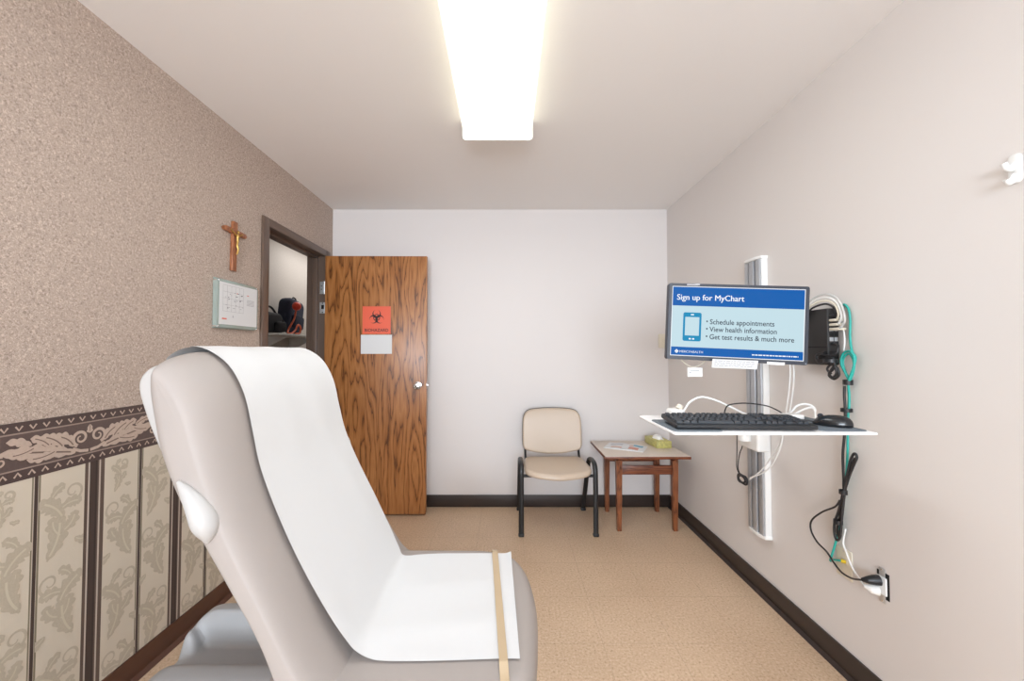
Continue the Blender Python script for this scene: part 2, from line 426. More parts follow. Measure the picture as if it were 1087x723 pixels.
while True:
    c = 1.435 + per * k
    if c - per / 2 > BY1: break
    k += 1
    for s in (-1, 1):
        if c + s * 0.26 > BY1 - 0.02 or c + s * 0.26 < -1.3: continue
        A = lambda a: a if s > 0 else PI - a
        bp.line([(c + s * 0.003, zc - 0.044), (c + s * 0.03, zc - 0.040), (c + s * 0.055, zc - 0.028)], 0.005, 4, 0.0022)
        bp.line(spiral((c + s * 0.030, zc + 0.004), 0.027, 1.45, A(-1.2), s, 44), 0.0062, 4, 0.0022, True)
        bp.leaf((c + s * 0.045, zc - 0.040), A(0.25), 0.215, 0.026, 6, s * -0.10, 4, 5, 0.0024)
        bp.leaf((c + s * 0.052, zc - 0.020), A(1.15), 0.080, 0.020, 4, s * -1.1, 4, 5, 0.0027)
        bp.leaf((c + s * 0.085, zc - 0.016), A(1.05), 0.085, 0.019, 4, s * -0.9, 4, 5, 0.0030)
        bp.leaf((c + s * 0.125, zc - 0.002), A(0.95), 0.066, 0.016, 3, s * -0.8, 4, 5, 0.0030)
        bp.leaf((c + s * 0.105, zc - 0.020), A(-0.45), 0.085, 0.016, 4, s * 0.7, 4, 5, 0.0030)
        bp.leaf((c + s * 0.165, zc + 0.004), A(-0.50), 0.075, 0.014, 3, s * 0.7, 4, 5, 0.0030)
        bp.leaf((c + s * 0.175, zc + 0.012), A(0.6), 0.070, 0.014, 3, s * -0.6, 4, 5, 0.0030)
        bp.line(spiral((c + s * 0.252, zc - 0.022), 0.018, 1.2, A(1.9), -s, 30), 0.0046, 4, 0.0022, True)
    bp.leaf((c, zc + 0.046), -PI / 2, 0.030, 0.012, 2, 0, 4, 5, 0.0026)
bp.b.build('wallpaper_border', ['b_ground', 'b_dark', 'b_line', 'b_dark', 'b_leaf', 'b_vein'], wall_left, 0, False)

# damask figures in each strip between the woven stripes
dp = Print(XL)
def spray(y, z, s, kk=1.0):
    A = lambda a: a if s > 0 else PI - a
    q = lambda u, v: (y + s * u * kk, z + v * kk)
    dp.line([q(-0.045, -0.16), q(-0.02, -0.13), q(0.0, -0.09), q(0.004, -0.04), q(-0.012, 0.01), q(-0.03, 0.05)], 0.0035, 0, 0.0006)
    dp.leaf(q(-0.045, -0.155), A(0.9), 0.15 * kk, 0.0351 * kk, 5, s * 0.9, 0, 1, 0.0008)
    dp.leaf(q(0.0, -0.09), A(2.5), 0.085 * kk, 0.0257 * kk, 4, s * -1.2, 0, 1, 0.0008)
    dp.leaf(q(0.003, -0.075), A(0.35), 0.075 * kk, 0.0243 * kk, 4, s * 1.3, 0, 1, 0.0008)
    dp.leaf(q(0.002, -0.03), A(1.9), 0.115 * kk, 0.0324 * kk, 5, s * 1.0, 0, 1, 0.0008)
    dp.leaf(q(-0.005, 0.005), A(0.65), 0.075 * kk, 0.0230 * kk, 4, s * -1.2, 0, 1, 0.0008)
    dp.line(spiral(q(0.035, 0.055), 0.0351 * kk, 1.2, A(-1.5), s, 30), 0.0048, 0, 0.0006, True)
    dp.leaf(q(-0.035, 0.05), A(1.2), 0.06 * kk, 0.0189 * kk, 3, s * -1.0, 0, 1, 0.0008)
    dp.leaf(q(0.045, -0.115), A(-0.9), 0.06 * kk, 0.0189 * kk, 3, s * 1.4, 0, 1, 0.0008)
for j in range(-13, 6):
    yc = 1.459 + 0.181 * (j + 0.5) + (0.014 if j % 2 == 0 else -0.014)
    if not -0.9 < yc < 2.38: continue
    s = 1 if j % 2 else -1
    odd = j % 2; dp.top = BZ0
    dp.lo = 1.459 + 0.181 * j + (0.008 if odd else 0.036); dp.hi = 1.459 + 0.181 * (j + 1) - (0.036 if odd else 0.008)
    for r in range(0, 4):
        z = (0.770 if odd else 0.655) - r * 0.275
        if z - 0.17 > -0.1: spray(yc, z, s if r % 2 == 0 else -s, 0.93)
    if not odd: spray(yc + 0.01 * s, 0.842, -s, 0.46)
dp.b.build('damask_print', ['d_leaf', 'd_vein'], wall_left, 0, False)

# rear wall behind the camera, with an unseen window added to light the room
WX0, WX1, WZ0, WZ1 = -1.15, 0.85, 0.85, 2.2
w = B()
w.box((XL - WT, YR - WT, -0.06), (WX0, YR, H)).box((WX1, YR - WT, -0.06), (XR + WT, YR, H)).box((WX0, YR - WT, -0.06), (WX1, YR, WZ0)).box((WX0, YR - WT, WZ1), (WX1, YR, H))
struct('wall_rear', w, 'paint', 'plain rear wall with an added window', smooth=0)
w = B()
for a, c in (((WX0, WZ0), (WX1, WZ0 + 0.05)), ((WX0, WZ1 - 0.05), (WX1, WZ1)), ((WX0, WZ0 + 0.05), (WX0 + 0.05, WZ1 - 0.05)), ((WX1 - 0.05, WZ0 + 0.05), (WX1, WZ1 - 0.05)), (((WX0 + WX1) / 2 - 0.025, WZ0 + 0.05), ((WX0 + WX1) / 2 + 0.025, WZ1 - 0.05))):
    w.box((a[0], YR - 0.09, a[1]), (c[0], YR - 0.04, c[1]), 0.004)
struct('window_added_1', w, 'white_plastic', 'white framed window added in the unseen rear wall to let light in')

# baseboards
BH = 0.10
struct('baseboard_far', B().box((XL + 0.002, YB - 0.010, 0), (XR - 0.0, YB + 0.001, BH), 0.003), 'base_dark', 'dark brown vinyl baseboard along the far wall')
bb = B().box((XR - 0.010, YR, 0), (XR + 0.001, YB - 0.010, BH), 0.003)
bb.add([(XR - 0.012, YR, 0), (XR - 0.024, YR, 0), (XR - 0.012, YR, 0.018), (XR - 0.012, YB - 0.012, 0), (XR - 0.024, YB - 0.012, 0), (XR - 0.012, YB - 0.012, 0.018)], [(0, 1, 2), (5, 4, 3), (1, 4, 5, 2), (0, 3, 4, 1)])
struct('baseboard_right', bb, 'base_dark', 'dark brown vinyl baseboard along the right wall')
bb = B().box((XL - 0.001, YR, 0), (XL + 0.010, 2.412, BH), 0.003).box((XL - 0.001, 3.337, 0), (XL + 0.010, YB - 0.010, BH), 0.003)
bb.add([(XL + 0.010, YR, 0), (XL + 0.024, YR, 0), (XL + 0.010, YR, 0.018), (XL + 0.010, 2.41, 0), (XL + 0.024, 2.41, 0), (XL + 0.010, 2.41, 0.018)], [(0, 2, 1), (5, 3, 4), (1, 2, 5, 4), (0, 1, 4, 3)])
struct('baseboard_left', bb, 'base_brown', 'reddish brown vinyl baseboard along the left wall')

# door frame (painted steel): face, jambs, stops
CY0, CY1, CZ = 2.412, 3.337, 2.113
w = B()
for y0, y1, z0, z1 in ((CY0, OY0 + 0.002, 0, CZ), (OY1 - 0.002, CY1, 0, CZ), (OY0 + 0.002, OY1 - 0.002, OZ - 0.002, CZ)):
    w.box((XL, y0, z0), (XL + 0.014, y1, z1), 0.002)
    w.box((XL - WT - 0.014, y0, z0), (XL - WT, y1, z1), 0.002)
w.box((XL - WT - 0.012, OY0, 0), (XL + 0.012, OY0 + 0.004, OZ)).box((XL - WT - 0.012, OY1 - 0.004, 0), (XL + 0.012, OY1, OZ)).box((XL - WT - 0.012, OY0, OZ - 0.004), (XL + 0.012, OY1, OZ))
w.box((XL - 0.095, OY0, 0), (XL - 0.050, OY0 + 0.020, OZ), 0.002).box((XL - 0.095, OY1 - 0.020, 0), (XL - 0.050, OY1, OZ), 0.002).box((XL - 0.095, OY0, OZ - 0.020), (XL - 0.050, OY1, OZ), 0.002)
frame = struct('trim_1', w, 'frame_paint', 'brown painted door frame in the left wall')
def jamb_plate(name, z0, z1, screws, hole):
    p = B().box((XL - 0.036, OY1 - 0.0065, z0), (XL + 0.013, OY1 - 0.0035, z1), 0.0012)
    o = p.build(name, 'steel', frame)
    q = B()
    for (dx, z) in screws:
        q.lathe([(0.0045, 0), (0.0045, 0.0015)], 12, 0, Matrix.Translation((XL + dx, OY1 - 0.0062, z)) @ Matrix.Rotation(PI / 2, 4, 'X'))
    if hole:
        q.box((XL - 0.022, OY1 - 0.0085, hole[0]), (XL + 0.000, OY1 - 0.006, hole[1]), 0.004)
    q.build('screw_hole', 'dark_hole', o)
jamb_plate('hinge_plate', 1.757, 1.856, [(-0.004, 1.846), (-0.022, 1.822), (-0.022, 1.795), (-0.004, 1.768)], None)
jamb_plate('strike_plate', 1.600, 1.690, [(-0.012, 1.682), (-0.012, 1.608)], (1.635, 1.668))

# open oak door
DX0, DX1, DY0, DY1, DZ = -1.440, -0.632, 3.212, 3.256, 2.055
door = bpy.data.objects.new('door_1', None); COL.objects.link(door); door.location = (DX0, DY1, 0); door['_org'] = [DX0, DY1, 0]; door['_local'] = False
door.rotation_euler = (0, 0, math.radians(0.8))
tag(door, 'oak veneer door standing open against the far wall', 'door', None, 'structure')
B().box((DX0, DY0, 0.012), (DX1, DY1, DZ), 0.0015).build('door_leaf', 'oak', door)
kb = B()
KX, KZ = -0.700, 1.022
R90 = Matrix.Rotation(PI / 2, 4, 'X')
kb.lathe([(0.032, 0), (0.033, 0.004), (0.030, 0.008), (0.014, 0.011), (0.012, 0.030), (0.020, 0.036), (0.026, 0.046), (0.0265, 0.054), (0.022, 0.061), (0.010, 0.064), (0.001, 0.0645)], 28, 0, Matrix.Translation((KX, DY0, KZ)) @ R90)
kb.lathe([(0.032, 0), (0.030, 0.008), (0.014, 0.011), (0.012, 0.030), (0.026, 0.046), (0.022, 0.061), (0.001, 0.064)], 28, 0, Matrix.Translation((KX, DY1, KZ)) @ Matrix.Rotation(-PI / 2, 4, 'X'))
kn = kb.build('door_knob', 'chrome', door)
B().lathe([(0.006, 0), (0.006, 0.001)], 12, 0, Matrix.Translation((KX, DY0 - 0.0645, KZ)) @ R90).build('keyhole', 'dark_hole', kn)
B().box((DX1 - 0.0005, DY0 + 0.010, KZ - 0.028), (DX1 + 0.0015, DY1 - 0.010, KZ + 0.028), 0.001).box((DX1, DY0 + 0.016, KZ - 0.009), (DX1 + 0.012, DY1 - 0.016, KZ + 0.009), 0.003).build('latch_plate', 'chrome', door)
hb = B()
for z in (0.25, 1.03, 1.80):
    hb.tube([(DX0 - 0.006, DY0 + 0.002, z - 0.05), (DX0 - 0.006, DY0 + 0.002, z + 0.05)], 0.006, 10)
hb.build('hinge', 'steel', door)

# hallway seen through the doorway
HX = -2.35
struct('floor_hall', B().box((HX, 0.6, -0.06), (XL - WT, 6.0, 0)).box((XL - WT, OY0, -0.06), (XL, OY1, -0.0005)), 'hall_floor', 'hallway floor beyond the door', smooth=0)
struct('ceiling_hall', B().box((HX - 0.1, 0.6, H), (XL - WT, 6.0, H + 0.08)), 'ceiling', 'hallway ceiling beyond the door', smooth=0)
struct('wall_hall', B().box((HX - 0.1, 0.6, -0.06), (HX, 6.0, H)).box((HX, 0.5, -0.06), (XL - WT, 0.6, H)).box((HX, 6.0, -0.06), (XL - WT + 0.1, 6.1, H)).box((XL - WT, YB + WT, -0.06), (XL - WT + 0.1, 6.0, H)), 'hall', 'pale hallway wall beyond the open door', smooth=0)

# ================================================================== CEILING LIGHT
LX0, LX1, LY0, LY1, LZ = -0.222, 0.135, 0.88, 2.10, 2.405
t = thing('ceiling_light', 'long white fluorescent ceiling light with a glowing wraparound diffuser', 'ceiling light', (-0.044, 1.49, H))
B().box((LX0 + 0.03, LY0 + 0.02, H - 0.045), (LX1 - 0.03, LY1 - 0.02, H - 0.001), 0.003).build('housing', 'fixture', t)
prof = [(LX0, H - 0.05), (LX0 + 0.002, H - 0.066), (LX0 + 0.014, H - 0.082), (LX0 + 0.04, LZ), (LX1 - 0.04, LZ), (LX1 - 0.014, H - 0.082), (LX1 - 0.002, H - 0.066), (LX1, H - 0.05), (LX1 - 0.02, H - 0.046), (LX0 + 0.02, H - 0.046)]
b = B(); n = len(prof)
b.add([(x, LY0 + 0.012, z) for x, z in prof] + [(x, LY1 - 0.012, z) for x, z in prof], [(i, (i + 1) % n, n + (i + 1) % n, n + i) for i in range(n)] + [tuple(range(n))[::-1], tuple(range(n, 2 * n))])
b.m = [1 if i in (0, 1, 5, 6, 7, 8, 9) else 0 for i in range(len(b.f))]
b.build('diffuser', ['lens', 'lens_side'], t)
for y0, y1 in ((LY0, LY0 + 0.012), (LY1 - 0.012, LY1)):
    b = B().pillow(rrect(LX0 - 0.006, LZ - 0.006, LX1 + 0.006, H - 0.001, (0.02, 0.02, 0.003, 0.003)), y0, y1, 0.002, lambda a, c, tt: (a, tt, c), seg=2)
    b.build('end_plate', 'fixture', t)

# ================================================================== EXAM CHAIR
t = thing('exam_chair', 'large taupe reclining exam chair with white paper over its back and seat', 'exam chair', (-0.35, 1.23, 0))
CYN, CYF = 0.868, 1.592
front = [(-0.335, 0.50), (-0.385, 0.560), (-0.435, 0.640), (-0.495, 0.764), (-0.556, 0.890), (-0.600, 1.000), (-0.626, 1.096), (-0.650, 1.185), (-0.688, 1.252), (-0.732, 1.288), (-0.772, 1.290), (-0.804, 1.264), (-0.818, 1.215)]
rear = [(-0.810, 1.145), (-0.783, 1.060), (-0.728, 0.960), (-0.662, 0.860), (-0.601, 0.765), (-0.541, 0.665), (-0.494, 0.555), (-0.466, 0.470), (-0.425, 0.422), (-0.370, 0.432)]
outline = [tuple(p) for p in spline(front + rear, 6, True)]
ins_ = [0.026, 0.027, 0.029, 0.033, 0.038, 0.043, 0.050, 0.055, 0.058, 0.060, 0.062, 0.070, 0.077, 0.078, 0.068, 0.051, 0.040, 0.034, 0.030, 0.027, 0.026, 0.026, 0.026]
ins_s = [p[0] for p in spline([(v, 0) for v in ins_], 6, True)]
XZ = lambda a, c, tt: (a, tt, c)
bk = B().pillow(outline, CYN, CYF, ins_s, XZ, 0.140, 16, cone=0.22)
back = bk.build('backrest', 'vinyl', t, 60)
# moulded shell behind the head section
sh = spline([(-0.780, 1.262), (-0.828, 1.262), (-0.858, 1.240), (-0.866, 1.205), (-0.850, 1.150), (-0.826, 1.090), (-0.796, 1.030), (-0.775, 1.015), (-0.760, 1.060), (-0.770, 1.16)], 5, True)
o = B().pillow([tuple(p) for p in sh], 0.950, 1.515, 0.014, XZ, 0.022, 5).build('head_shell', 'shell', t, 60); o['label'] = 'pale plastic shell behind the headrest'
# curved side bracket on each rear edge
arc = spline([(-0.694, 1.018), (-0.674, 0.996), (-0.652, 0.966), (-0.636, 0.936), (-0.630, 0.914), (-0.630, 0.890)], 6)
rad = [max(0.003, q[0]) for q in spline([(0.004, 0), (0.014, 0), (0.022, 0), (0.026, 0), (0.021, 0), (0.004, 0)], 6)]
for yc_ in (0.866, 1.594):
    o = B().tube([(p[0], yc_, p[1]) for p in arc], rad, 20, ry=[q * 1.1 for q in rad]).build('side_bracket', 'shell', t, 60); o['label'] = 'pale curved plastic bracket on the edge of the back'
# seat cushion
so = spline([(-0.50, 0.868), (-0.30, 0.866), (-0.09, 0.868), (0.005, 0.884), (0.058, 0.950), (0.080, 1.06), (0.092, 1.20), (0.088, 1.32), (0.072, 1.42), (0.032, 1.505), (-0.05, 1.550), (-0.15, 1.560), (-0.35, 1.562), (-0.50, 1.562), (-0.555, 1.48), (-0.56, 1.22), (-0.555, 0.95)], 6, True)
seat = B().pillow([tuple(p) for p in so], 0.425, 0.552, 0.040, lambda a, c, tt: (a, c, tt), 0.050, 8, r0=0.02).build('seat', 'vinyl', t, 60)
# tan paper strap across the seat
sb = B()
sx = lambda yy: -0.006 - (yy - 0.985) * 0.066
ys = [0.870, 0.876, 0.884, 0.90, 0.92, 0.94, 0.962, 0.974] + [0.985 + 0.0393 * i for i in range(14)] + [1.508, 1.52, 1.535, 1.545, 1.552, 1.557]
up_ = lambda yy: 0.0075 * max(0.0, min(1.0, (yy - 0.955) / 0.015, (1.525 - yy) / 0.015))
def seat_top(yy):
    e = min(yy - 0.866, 1.562 - yy)
    return 0.552 - 0.050 * (1 - math.sqrt(max(0.0, 1 - max(0.0, 1 - e / 0.040) ** 2)))
vs = []
for yy in ys:
    for dx, dz in ((-0.0105, 0.0015), (-0.0105, 0.0058), (0.0105, 0.0058), (0.0105, 0.0015)): vs.append((sx(yy) + dx, yy, seat_top(yy) + dz * 0.6 + up_(yy)))
fs = []
for i in range(len(ys) - 1):
    for j in range(4): fs.append((i * 4 + j, i * 4 + (j + 1) % 4, i * 4 + 4 + (j + 1) % 4, i * 4 + 4 + j))
fs += [(0, 1, 2, 3), tuple(len(vs) - 4 + j for j in range(4))]
sb.add(vs, fs); o = sb.build('paper_strap', 'strap', t); o['label'] = 'tan strap holding the paper on the seat'
# moulded grey base under the seat, scooped between a near and a far hump
gx = [-1.075 + 0.031 * i for i in range(31)]; gy = [0.98 + 0.0165 * i for i in range(33)]
def hump(y, c, wd, p=2.0): return math.exp(-abs((y - c) / wd) ** p)
def shroud_z(x, y):
    rear_ = max(0.0, 1 - (x + 1.075) / 0.12)
    near = 0.395 * hump(y, 1.155, 0.125, 4) * (1 - 0.45 * rear_ ** 2.4)
    rim = 0.405 * (1 - 0.16 * rear_ ** 4) if (y > 1.405 or (x < -1.02 and y > 1.345)) else 0.0
    if y > 1.46: rim *= 1 - 0.35 * ((y - 1.46) / 0.05) ** 2
    valley = 0.30 if 1.10 < y <= 1.405 else 0.0
    return max(near, rim, valley)
vs = [(x, y, max(0.06, shroud_z(x, y))) for y in gy for x in gx]; nx, ny = len(gx), len(gy); nb = len(vs)
fs = [(j * nx + i, j * nx + i + 1, (j + 1) * nx + i + 1, (j + 1) * nx + i) for j in range(ny - 1) for i in range(nx - 1)]
per_ = [i for i in range(nx)] + [j * nx + nx - 1 for j in range(1, ny)] + [(ny - 1) * nx + i for i in range(nx - 2, -1, -1)] + [j * nx for j in range(ny - 2, 0, -1)]
vs += [(vs[i][0], vs[i][1], 0.004) for i in per_]; m_ = len(per_)
fs += [(per_[i], per_[(i + 1) % m_], nb + (i + 1) % m_, nb + i) for i in range(m_)] + [tuple(nb + i for i in range(m_))]
bs = B().add(vs, fs); o = bs.build('base_shroud', 'shroud', t, 60); o['label'] = 'moulded grey plastic base'
md = o.modifiers.new('s', 'SUBSURF'); md.levels = 1; md.render_levels = 2
B().box((-0.50, 1.02, 0.0), (0.0, 1.44, 0.06), 0.02).box((-0.36, 1.09, 0.05), (-0.14, 1.37, 0.44), 0.02).build('pedestal', 'shroud', t)

# the paper over the chair
path = [(-0.846, 1.215), (-0.844, 1.235)] + front[::-1][1:-2]
path = [p for p in path if p[1] > 0.60]
sp = spline([(-0.838, 1.266), (-0.830, 1.283), (-0.787, 1.3045), (-0.736, 1.2965), (-0.683, 1.2575), (-0.6445, 1.188), (-0.620, 1.098), (-0.594, 1.002), (-0.549, 0.894), (-0.487, 0.769), (-0.424, 0.650), (-0.392, 0.592), (-0.374, 0.566), (-0.352, 0.557), (-0.310, 0.5550), (-0.2, 0.5548), (-0.1, 0.5548), (0.0, 0.5548), (0.034, 0.5552)], 6)
sq = spline([(-0.838, 1.266), (-0.830, 1.283), (-0.787, 1.3045), (-0.736, 1.2965), (-0.683, 1.2575), (-0.6445, 1.188), (-0.620, 1.098), (-0.594, 1.002), (-0.549, 0.894), (-0.487, 0.769), (-0.421, 0.652), (-0.384, 0.598), (-0.357, 0.572), (-0.325, 0.5585), (-0.290, 0.5552), (-0.2, 0.5548), (-0.1, 0.5548), (0.0, 0.5548), (0.034, 0.5552)], 6)
sp = [Vector((p[0], p[1])) for p in sp]; NP = len(sp); NYS = 22
rnd = random.Random(3); ph = [rnd.random() * 6 for _ in range(8)]
vs = []
for i, p in enumerate(sp):
    tt = i / (NP - 1)
    a = sp[max(i - 1, 0)]; c = sp[min(i + 1, NP - 1)]; d = (c - a).normalized(); nrm = Vector((d.y, -d.x));
    if nrm.x < 0 and nrm.y < 0: nrm = -nrm
    if nrm.y < 0 and tt > 0.3: nrm = -nrm
    y0 = 0.992 + 0.006 * math.sin(5 * tt + ph[0]) + 0.004 * math.sin(17 * tt + ph[1]) - 0.012 * max(0, tt - 0.93) / 0.07 * 0.5
    fo = max(0.0, 1 - abs(tt - 0.66) / 0.16)
    y1 = 1.512 - 0.040 * fo - (0.020 if tt > 0.66 else 0.0) * min(1, max(0, tt - 0.66) / 0.16) + 0.005 * math.sin(6 * tt + ph[2]) + 0.003 * math.sin(19 * tt + ph[3])
    for j in range(NYS):
        s_ = j / (NYS - 1); yy = y0 + (y1 - y0) * s_
        wv = 0.0016 * math.sin(9 * yy + 14 * tt + ph[4]) * math.sin(23 * tt + ph[5]) + 0.0012 * math.sin(31 * yy - 9 * tt + ph[6])
        lift = 0.0022 + max(0.0, wv) + 0.010 * max(0, s_ - 0.88) / 0.12 * max(0, tt - 0.95) / 0.05
        p = sp[i].lerp(Vector((sq[i][0], sq[i][1])), max(0.0, 1 - s_ / 0.55)); xx = p.x + nrm.x * lift; zz = p.y + abs(nrm.y) * lift if tt > 0.15 else p.y + nrm.y * lift
        if tt > 0.88: xx -= (yy - 0.985) * 0.03 * (tt - 0.88) / 0.12
        vs.append((xx, yy, zz))
pb = B().add(vs, [(i * NYS + j, i * NYS + j + 1, (i + 1) * NYS + j + 1, (i + 1) * NYS + j) for i in range(NP - 1) for j in range(NYS - 1)])
solo('exam_paper', pb, 'paper', 'white disposable paper sheet draped over the exam chair back and seat', 'paper sheet', smooth=80)

# ================================================================== GUEST CHAIR
t = thing('guest_chair', 'beige vinyl guest chair with black tube legs against the far wall', 'chair', (0.368, 3.1, 0))
so = spline([(0.130, 2.93), (0.142, 2.845), (0.20, 2.800), (0.30, 2.778), (0.368, 2.772), (0.436, 2.778), (0.536, 2.800), (0.594, 2.845), (0.606, 2.93), (0.596, 3.12), (0.570, 3.19), (0.50, 3.205), (0.236, 3.205), (0.166, 3.19), (0.140, 3.12)], 5, True)
def seatmap(a, c, tt):
    dip = -0.012 * max(0, 1 - ((a - 0.368) / 0.22) ** 2) * max(0, 1 - ((c - 3.02) / 0.2) ** 2) - 0.030 * max(0, (2.90 - c) / 0.13) ** 2
    return (a, c, tt + dip)
B().pillow([tuple(p) for p in so], 0.436, 0.474, 0.022, seatmap, 0.022, 6, r0=0.012).build('seat', 'gvinyl', t, 60)
bo = spline([(0.134, 0.60), (0.136, 0.73), (0.150, 0.79), (0.19, 0.822), (0.28, 0.832), (0.368, 0.834), (0.456, 0.832), (0.546, 0.822), (0.586, 0.79), (0.600, 0.73), (0.602, 0.60), (0.596, 0.535), (0.56, 0.508), (0.46, 0.486), (0.368, 0.480), (0.276, 0.486), (0.176, 0.508), (0.140, 0.535)], 5, True)
def backmap(a, c, tt): return (a, 3.225 + (c - 0.48) * 0.16 + tt + 0.030 * (1 - ((a - 0.368) / 0.235) ** 2), c)
B().pillow([tuple(p) for p in bo], -0.028, 0.016, 0.018, backmap, 0.020, 6).build('backrest', 'gvinyl', t, 60)
B().pillow([(0.368 + (x - 0.368) * 1.010, 0.655 + (z - 0.655) * 1.012) for x, z in [tuple(p) for p in bo]], 0.002, 0.024, 0.006, backmap, 0.008, 4).build('back_shell', 'gframe', t, 60)
for s, x in ((-1, 0.108), (1, 0.630)):
    pth = spline([(x, 2.868, 0.012), (x, 2.868, 0.20), (x, 2.872, 0.40), (x, 2.880, 0.462), (x, 2.915, 0.494), (x, 2.985, 0.500), (x, 3.060, 0.492), (x, 3.110, 0.455), (x, 3.160, 0.37), (x, 3.26, 0.17), (x, 3.335, 0.012)], 6)
    o = B().tube(pth, 0.0115, 12, ry=0.018).build('side_frame', 'gframe', t)
    for y in (2.868, 3.335):
        B().box((x - 0.020, y - 0.016, 0.0), (x + 0.020, y + 0.016, 0.022), 0.006).build('foot', 'black', o)
    B().tube(spline([(0.368 + s * 0.213, 3.10, 0.440), (0.368 + s * 0.213, 3.17, 0.440), (0.368 + s * 0.213, 3.225, 0.455), (0.368 + s * 0.213, 3.262, 0.50), (0.368 + s * 0.213, 3.278, 0.60)], 6), 0.015, 10, ry=0.009).build('back_support', 'gframe', t)
B().tube([(0.108, 3.13, 0.418), (0.630, 3.13, 0.418)], 0.011, 10).tube([(0.108, 2.888, 0.414), (0.630, 2.888, 0.414)], 0.011, 10).build('cross_tube', 'gframe', t)

# ================================================================== SIDE TABLE
t = thing('side_table', 'small reddish wood side table with pale laminate top in the far corner', 'table', (0.99, 3.09, 0))
TX0, TX1, TY0, TY1, TZ = 0.692, 1.292, 2.842, 3.345, 0.560
tp = B().box((TX0, TY0, TZ - 0.020), (TX1, TY1, TZ - 0.0015), 0.002)
top = tp.build('table_top', 'table_rail', t)
B().box((TX0 + 0.003, TY0 + 0.003, TZ - 0.003), (TX1 - 0.003, TY1 - 0.003, TZ), 0.001).build('laminate_surface', 'laminate', top)
for x in (0.818, 1.222):
    for y in (2.962, 3.315):
        tw = 0.021; bw = 0.0145
        vs = [(x + sx_ * w_, y + sy_ * w_, z) for z, w_ in ((0.0, bw), (0.30, 0.019), (0.505, tw)) for sx_, sy_ in ((-1, -1), (1, -1), (1, 1), (-1, 1))]
        fs = [(k * 4 + j, k * 4 + (j + 1) % 4, k * 4 + 4 + (j + 1) % 4, k * 4 + 4 + j) for k in range(2) for j in range(4)] + [(3, 2, 1, 0), (8, 9, 10, 11)]
        B().add(vs, fs).build('leg', 'table_wood', t, 0)
for y in (2.962, 3.315):
    B().box((0.838, y - 0.009, 0.402), (1.203, y + 0.009, 0.468), 0.003).build('cross_rail', 'table_rail', t)
B().box((0.831, 3.10, 0.512), (1.209, 3.118, 0.540), 0.002).build('apron', 'table_rail', t)
for x in (0.818, 1.222):
    b = B(); pr = [(2.935, 0.505), (3.342, 0.505), (3.342, 0.541), (2.89, 0.541)]
    b.add([(x - 0.012, y, z) for y, z in pr] + [(x + 0.012, y, z) for y, z in pr], [(0, 1, 2, 3), (7, 6, 5, 4)] + [(i, (i + 1) % 4, 4 + (i + 1) % 4, 4 + i) for i in range(4)])
    b.build('side_rail', 'table_rail', t, 0)

# magazine and tissue box on the table
t = thing('magazine', 'thin open magazine lying on the side table beside the tissue box', 'magazine', (0.915, 3.115, TZ + 0.0005), (0, 0, math.radians(-28)), None, True)
mg = B()
for s in (-1, 1):
    for i in range(6):
        pass
def page(x): return 0.004 + 0.006 * math.sin(min(1, abs(x) / 0.10) * PI) * 0.8
xs = [-0.145 + 0.29 * i / 20 for i in range(21)]
vs = [(x, y, z) for x in xs for y, z in ((-0.10, 0.0), (0.10, 0.0), (0.10, page(x)), (-0.10, page(x)))]
fs = [(i * 4 + j, i * 4 + (j + 1) % 4, i * 4 + 4 + (j + 1) % 4, i * 4 + 4 + j) for i in range(20) for j in range(4)] + [(3, 2, 1, 0), (80, 81, 82, 83)]
mg.add(vs, fs); mg.build('pages', 'sheet', t)
ill = B()
for x0, x1, y0, y1, mi in ((-0.12, -0.03, 0.01, 0.075, 0), (-0.10, -0.02, -0.07, -0.03, 1), (0.03, 0.10, -0.075, -0.005, 2), (0.05, 0.12, 0.025, 0.075, 3), (0.02, 0.05, 0.02, 0.06, 1)):
    k = 8; q = [x0 + (x1 - x0) * i / k for i in range(k + 1)]
    ill.add([(x, y, page(x) + 0.0006) for x in q for y in (y0, y1)], [(2 * i, 2 * i + 1, 2 * i + 3, 2 * i + 2) for i in range(k)], mi)
mt['ill_a'] = M('print_grey', (190, 190, 196), 0.5); mt['ill_b'] = M('print_tan', (206, 168, 150), 0.5); mt['ill_c'] = M('print_rose', (204, 140, 122), 0.5); mt['ill_d'] = M('print_teal', (96, 156, 178), 0.5)
ill.build('pictures', ['ill_a', 'ill_b', 'ill_c', 'ill_d'], t, 0)

t = thing('tissue_box', 'flat yellow-green tissue box at the back of the side table', 'tissue box', (1.19, 3.195, TZ), (0, 0, math.radians(4)), None, True)
B().box((-0.058, -0.112, 0.0005), (0.058, 0.112, 0.052), 0.003).build('carton', 'tissue_box', t)
B().pillow([(0.036 * math.cos(a) , 0.080 * math.sin(a)) for a in [2 * PI * i / 28 for i in range(28)]], 0.0515, 0.0528, 0.0005, lambda a, c, tt: (a, c, tt), seg=1).build('opening_rim', 'tissue_top', t)
tb = B(); rr = random.Random(5); vs = []
for k, (hh, sc) in enumerate(((0.0525, 1.0), (0.060, 0.9), (0.070, 0.75), (0.077, 0.45), (0.080, 0.12))):
    for i in range(18):
        a = 2 * PI * i / 18; q = sc * (1 + 0.16 * math.sin(5 * a + k) + 0.1 * rr.random()); vs.append((0.030 * q * math.cos(a), 0.062 * q * math.sin(a), hh + 0.004 * math.sin(3 * a + k)))
tb.add(vs, [(k * 18 + i, k * 18 + (i + 1) % 18, k * 18 + 18 + (i + 1) % 18, k * 18 + 18 + i) for k in range(4) for i in range(18)] + [tuple(72 + i for i in range(18))])
tb.build('tissue', 'tissue', t, 50)

